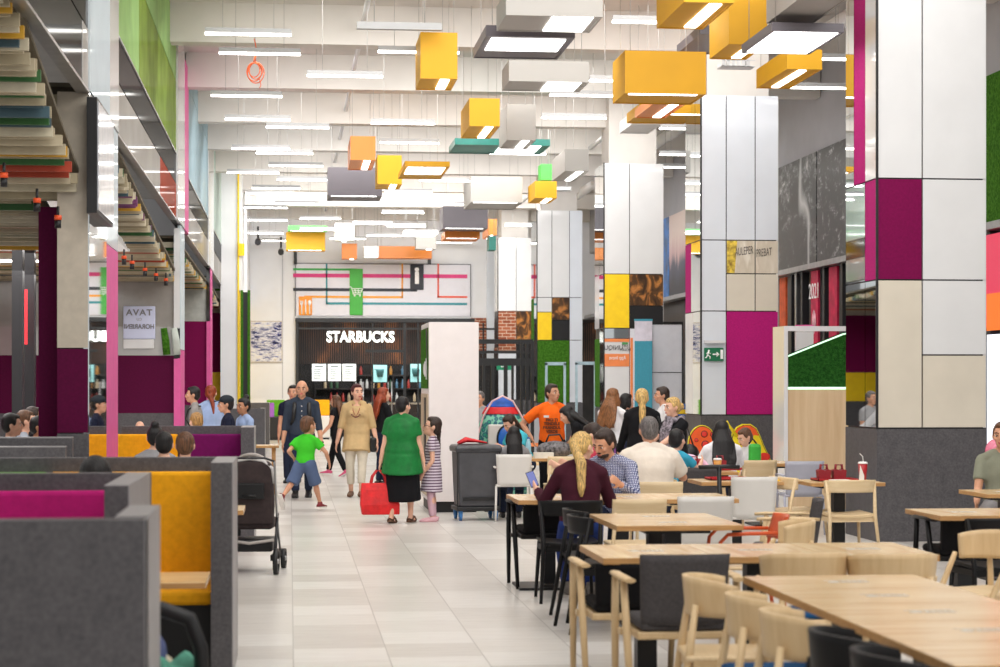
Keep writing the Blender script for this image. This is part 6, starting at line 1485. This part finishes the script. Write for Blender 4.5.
I = person('boy in dark cap and navy shirt looking left by the booths', 228, 27.6, 96, 1.56, 'tan', ('short', 'black'), dict(m=navy, sleeve=.6, hem=0), ('trousers', jeans), ('shoe', s_black), sex='m', child=.3, x=grd(228, 27.6).x); cap(I, cloth('cap_dark', (44, 48, 54)))
I = person('smiling girl with dark bun in pale blue shirt at the booth end', 245, 27.9, 122, 1.52, 'olive', ('bun', 'black'), dict(m=lshirt, sleeve=1.3, hem=0, loose=.016), ('trousers', navy), ('shoe', s_black), child=.3, hd=(8, 0, 0))
person('blond small child peeking over the far booth', 197, 27.0, 30, 1.30, 'fair', ('short', 'dblond'), dict(m=greyc, sleeve=.6, hem=0), ('trousers', navy), ('shoe', s_black), child=.9, sex='m')
# ---- left: seated in the booths
sit = dict(RF=(.07, .25, .045), LF=(-.07, .25, .045), RH=(.12, .22, .45), LH=(-.12, .22, .45), bottom=('trousers', jeans), shoes=('shoe', s_black))
def seated(label, px, t_, face, h, zs=.47, **o):
    a = dict(sit); a['hip'] = zs + .09; a.update(o)
    a['RH'] = a['RH'] if 'RH' in o else (.12, .24, (zs + .36) / h); a['LH'] = a['LH'] if 'LH' in o else (-.12, .24, (zs + .36) / h)
    return person(label, px, t_, face, h, **a)
person_sit_t = dict
seated('dark haired person in the mustard booth, only the head showing', 95, 10.8, 0, 1.74, .40, hair=('bob', 'black'), top=dict(m=blackc, sleeve=1.9, hem=0), sex='m', face_on=False)
seated('woman with a hair bun seated before the purple cushion, back to us', 155, 18.9, 0, 1.60, .46, hair=('bun', 'black'), top=dict(m=greyc, sleeve=.6, hem=0), face_on=False)
seated('dark haired person seated beside the bun woman', 164, 17.3, 2, 1.60, .44, hair=('short', 'black'), top=dict(m=blackc, sleeve=.6, hem=0), face_on=False)
seated('brown-grey haired person seated beside the stroller in the booth', 185, 16.35, 0, 1.58, .47, hair=('short', 'brown'), top=dict(m=greyc, sleeve=.6, hem=0), sex='m', face_on=False)
person('bald person whose head top shows behind the mustard cushion', 140, 30.0, 178, 1.13, 'fair', ('bald', 'brown'), dict(m=greyc, sleeve=.6, hem=0), ('trousers', navy), ('shoe', s_black), child=.8, sex='m')
I = seated('dark haired man in navy vest and white shirt eating at the far left', 9, 20.6, -80, 1.72, .5, hair=('short', 'black'), top=dict(m=whitec, sleeve=.7, hem=0), sex='m', RH=(.08, .2, .62), LH=(-.08, .2, .6), x=grd(9, 20.6).x)  # far left group: solid figures in place of mirrored diners
T = MB(); prof_ = [(0, .17, .125), (.38, .158, .115), (.62, .17, .125), (.84, .155, .108)]; K = I['K']
T.rings([[I['Pv'] + I['d'] * I['tl'] * z + I['rt'] * (a * K + .022) * math.cos(q) + I['fw'] * (b * K + .022) * math.sin(q) for q in [2 * PI * j / 16 for j in range(16)]] for z, a, b in prof_]); v_ = T.build('vest', navy, I['root'])
q = MB(); q.ell(I['Cn'] - I['d'] * .16 - I['rt'] * -.1 + I['fw'] * .1, (.03, .02, .035)); q.build('badge', s_white, v_)
seated('brown haired person in grey shirt behind the navy vest man', 23, 22.4, -75, 1.74, .5, hair=('short', 'brown'), top=dict(m=cloth('grey_blue', (150, 156, 166)), sleeve=.6, hem=0), sex='m')
seated('dark haired person in white at the plum wall, left group', 36.5, 21.6, -90, 1.66, .48, hair=('short', 'black'), top=dict(m=whitec, sleeve=.6, hem=0), sex='m', skin_='olive')
seated('dark haired person at the back of the left group', 31, 24.2, -70, 1.74, .52, hair=('short', 'dark'), top=dict(m=blackc, sleeve=.6, hem=0), sex='m', skin_='tan')
# ---- right: standing group behind the tables
I = person('man in orange t-shirt with hands on hips looking right', 552, 26.2, 168, 1.74, 'tan', ('short', 'dark'), dict(m=plain('cloth_orange', (244, 104, 24), .8, spec=.2, var=.06, bump=.5, bscale=14), sleeve=.75, hem=0, loose=.014, sl_r=.02, name='t_shirt'), ('trousers', blackc), ('shoe', s_black), sex='m', RH=(.15, .05, .54), LH=(-.15, .05, .54), RE=(1, -.2, .2), LE=(-1, -.2, .2), hd=(48, 4, 0))
pr = MB(); c_ = I['Cn']
def chest(u, v): return c_ + I['rt'] * u - I['d'] * v + I['fw'] * (.132 - .35 * abs(u) ** 2 * 2)
for i, (u0, u1, v) in enumerate(((-.1, .05, .2), (-.1, .08, .245), (-.1, .06, .29), (-.1, .05, .335))): pass
tx = text('lettering', 'FIICI ŢI\nTENDELE\nBRANDUL\nVERDE', .052, tuple(c_ - I['d'] * .27 + I['fw'] * .152 + I['rt'] * -.01), (PI / 2, 0, PI), plain('print_dark', (70, 40, 20), .7), I['root'], .004, offset=.002)
MB().box(.03, .0, 0, .1, .006, .03).build('printed_logo', s_white, I['root']).location = tuple(c_ - I['d'] * .16 + I['fw'] * .14)
person('black haired woman in black and white jacket bending over the table', 598, 25.4, 78, 1.60, 'fair', ('long', 'black'), dict(m=blackc, sleeve=1.9, hem=0, loose=.016, name='jacket'), ('trousers', jeans), ('shoe', s_black), lean=42, RH=(.06, .34, .52), LH=(-.06, .34, .52), hd=(0, -10, 0), face_on=False)
person('long wavy haired woman in white blouse turned right', 612, 26.2, -40, 1.68, 'fair', ('wavy', 'ombre'), dict(m=whitec, sleeve=1.3, hem=0, loose=.014), ('trousers', stripes('lilac_print', (30, 28, 40), (150, 90, 160), 5, 'X', .6)), ('shoe', s_black), RH=(.1, .26, .6), LH=(-.1, .25, .6), face_on=False)
person('black haired woman facing right between the blouse woman and the ponytail woman', 625, 27.8, -70, 1.60, 'fair', ('bob', 'black'), dict(m=blackc, sleeve=1.0, hem=0), ('trousers', jeans), ('shoe', s_black))
I = person('blonde ponytail woman in black jacket seen from behind', 642, 24.2, -8, 1.68, 'fair', ('ponytail', 'blond'), dict(m=blackc, sleeve=1.9, hem=-.03, loose=.022, name='jacket'), ('trousers', blackc), ('shoe', s_black), face_on=False, fat=1.06, RH=(.17, .1, .5), LH=(-.17, .12, .48))
bg = thing('shoulder_bag', 'black shoulder bag on the ponytail woman\'s right side', 'bag', world(I, I['Cn'] + I['rt'] * .24 - I['d'] * .34)); MB().box(-.045, -.13, -.13, .045, .13, .09).build('body', s_black, bg, bevel=.03); MB().tube([(0, .08, .09), (-.05, .04, .26), (-.09, .02, .36), (-.05, -.06, .26), (0, -.08, .09)], .012, 6).build('strap', s_black, bg)
person('dark haired man in white shirt looking left behind the ponytail woman', 666, 27.4, 92, 1.70, 'tan', ('short', 'dark'), dict(m=whitec, sleeve=1.0, hem=0), ('trousers', jeans), ('shoe', s_black), sex='m', x=grd(664, 27.4).x)
I = person('blonde woman in black with a patterned scarf looking left', 675, 22.6, 118, 1.58, 'fair', ('backbun', 'blond'), dict(m=blackc, sleeve=.7, hem=-.02, loose=.016, sl_r=.02), ('trousers', blackc), ('shoe', s_black), RH=(.08, .26, .56), LH=(-.06, .28, .56), hd=(-10, -4, 0), fat=1.08)
T = MB(); Cn, rt, fw, d, K = I['Cn'], I['rt'], I['fw'], I['d'], I['K']
T.tube([Cn + d * .01 + rt * .085 * math.cos(a) + fw * .085 * math.sin(a) + d * .012 * math.sin(2 * a) for a in [2 * PI * j / 16 for j in range(17)]], .038, 10)
T.tube([Cn + fw * .09 + rt * .03, Cn - d * .14 + fw * .15 + rt * .04, Cn - d * .36 + fw * .15 + rt * .05], [(.05, .025), (.065, .022), (.06, .012)], 10, right=rt); T.tube([Cn + fw * .09 - rt * .03, Cn - d * .14 + fw * .155 - rt * .05, Cn - d * .32 + fw * .15 - rt * .06], [(.05, .025), (.06, .022), (.055, .012)], 10, right=rt)
blob(T, 'scarf', plain('scarf_print', (96, 90, 96), .8, var=.75, scale=34), I['root'], .011, 2)
bg = thing('shoulder_bag', 'dark round shoulder bag behind the scarf woman', 'bag', world(I, Cn - fw * .22 - d * .42)); MB().ell((0, 0, 0), (.12, .07, .14)).build('body', s_black, bg); MB().tube([(-.08, 0, .1), (-.02, .02, .32), (.05, 0, .1)], .012, 6).build('strap', s_black, bg)
# ---- right: seated and others at the tables
I = seated('woman in aqua t-shirt leaning over the table beside the play tent', 518, 25.8, 120, 1.62, .52, hair=('lowpony', 'dark'), top=dict(m=cloth('aqua', (72, 180, 196)), sleeve=.5, hem=0, loose=.012, name='t_shirt'), lean=22, RH=(.16, .26, .5), LH=(-.1, .3, .52), hd=(0, -22, 0), x=grd(526, 25.8).x)
seated('girl with long black hair in grey tee seated in the white armchair, back to us', 514, 24.1, 0, 1.44, .40, hair=('long', 'black'), top=dict(m=greyc, sleeve=.5, hem=0), face_on=False, child=.2)
seated('dark haired girl with a red hairband looking down behind the maroon woman', 598, 19.6, 62, 1.52, .5, hair=('ponytail', 'dark'), top=dict(m=cloth('rose', (186, 60, 80)), sleeve=.6, hem=0), hd=(0, -18, 0), child=.2)
I = seated('blonde ponytail woman in maroon sweater holding a phone, back to us', 581, 15.45, -6, 1.66, .47, hair=('ponytail', 'blond'), top=dict(m=cloth('maroon', (66, 24, 38)), sleeve=1.75, hem=0, loose=.018, name='sweater'), lean=12, RH=(.16, .26, .47), LH=(-.21, .24, .50), LE=(-.25, -.3, -1), RE=(.25, -.3, -1), hd=(-38, -8, 0), face_on=True, bottom=('trousers', blue_j), shoes=('shoe', plain('shoe_grey', (120, 112, 106), .6)), RF=(.05, .02, .045), LF=(-.06, .05, .045), vox=.008)
ph = world(I, I['wrL'] + V((-.03, .075, .07))); po = thing('phone', 'dark phone in the maroon woman\'s left hand', 'phone', ph, R(-6)); M3 = Matrix.Rotation(R(-25), 3, 'X') @ Matrix.Rotation(R(-20), 3, 'Y')
MB().cbox((0, 0, 0), (.068, .009, .14), M3).build('case', s_black, po); MB().cbox(M3 @ V((0, -.006, 0)), (.06, .002, .125), M3).build('screen', emis('phone_screen', (90, 100, 160), .5), po)
I = seated('bearded man in checked shirt leaning on the table toward the maroon woman', 616, 17.15, 152, 1.76, .46, hair=('short', 'dark'), skin_='tan', top=dict(m=checks('check_shirt', (214, 216, 230), (84, 92, 140), 22), sleeve=1.9, hem=0, loose=.014, name='shirt'), sex='m', lean=22, RH=(.14, .3, .47), LH=(-.12, .3, .47), hd=(-22, -12, 0), vox=.008)
HP, k, hm = I['HP'], I['k'], I['hm']; q = MB(); q.ell(HP(0, .044, -.08), (.056 * k, .05 * k, .034 * k), hm); q.ell(HP(0, .092, -.047), (.03 * k, .012 * k, .007 * k), hm); blob(q, 'beard', HC['dark'], I['root'], .008, 2)
seated('big grey haired man in cream t-shirt seated with his back to us', 651, 18.3, 3, 1.80, .47, hair=('short', 'grey'), skin_='tan', top=dict(m=cloth('cream_tee', (228, 216, 202)), sleeve=.8, hem=0, loose=.02, sl_r=.03, name='t_shirt'), sex='m', fat=1.28, RH=(.2, .24, .46), LH=(-.2, .24, .46), face_on=False, lean=6)
I = seated('small dark haired boy in blue tee at the crowded table', 676, 20.6, -40, 1.24, .5, hair=('short', 'black'), top=dict(m=cloth('boy_blue', (60, 160, 190)), sleeve=.6, hem=0), child=.8, sex='m', face_on=False)
pj = thing('jacket', 'crumpled pale pink jacket lying at the crowded table', 'jacket', on(t11, -.12, .26)); T = MB(); T.ell((0, 0, .08), (.13, .1, .09)); T.tube([(.08, -.02, .1), (.16, -.06, .06), (.2, -.1, .02)], [.05, .045, .03], 10); T.tube([(-.08, -.02, .1), (-.13, -.08, .05)], [.05, .035], 10); blob(T, 'body', cloth('pale_pink', (226, 186, 208)), pj, .012, 3)
seated('woman with long black curls in white blouse, back to us at the crowded table', 722, 21.9, 0, 1.66, .43, hair=('wavy', 'black'), top=dict(m=whitec, sleeve=.8, hem=0, loose=.02, sl_r=.02, name='blouse'), face_on=False, fat=1.1)
person('small boy in white t-shirt standing looking down before the pear board', 749, 24.8, 108, 1.14, 'fair', ('short', 'brown'), dict(m=whitec, sleeve=.6, hem=0, loose=.014, name='t_shirt'), ('shorts', navy), ('shoe', s_red, s_white), child=1, sex='m', hd=(0, -22, 0))
seated('person in grey-green t-shirt seated at the right edge', 999, 17.6, 150, 1.72, .47, RH=(.1, .2, .36), LH=(-.1, .2, .36), hair=('short', 'brown'), skin_='tan', top=dict(m=cloth('sage', (136, 138, 120)), sleeve=.7, hem=0, name='t_shirt'), bottom=('shorts', greyc), sex='m', x=grd(1003, 17.6).x)
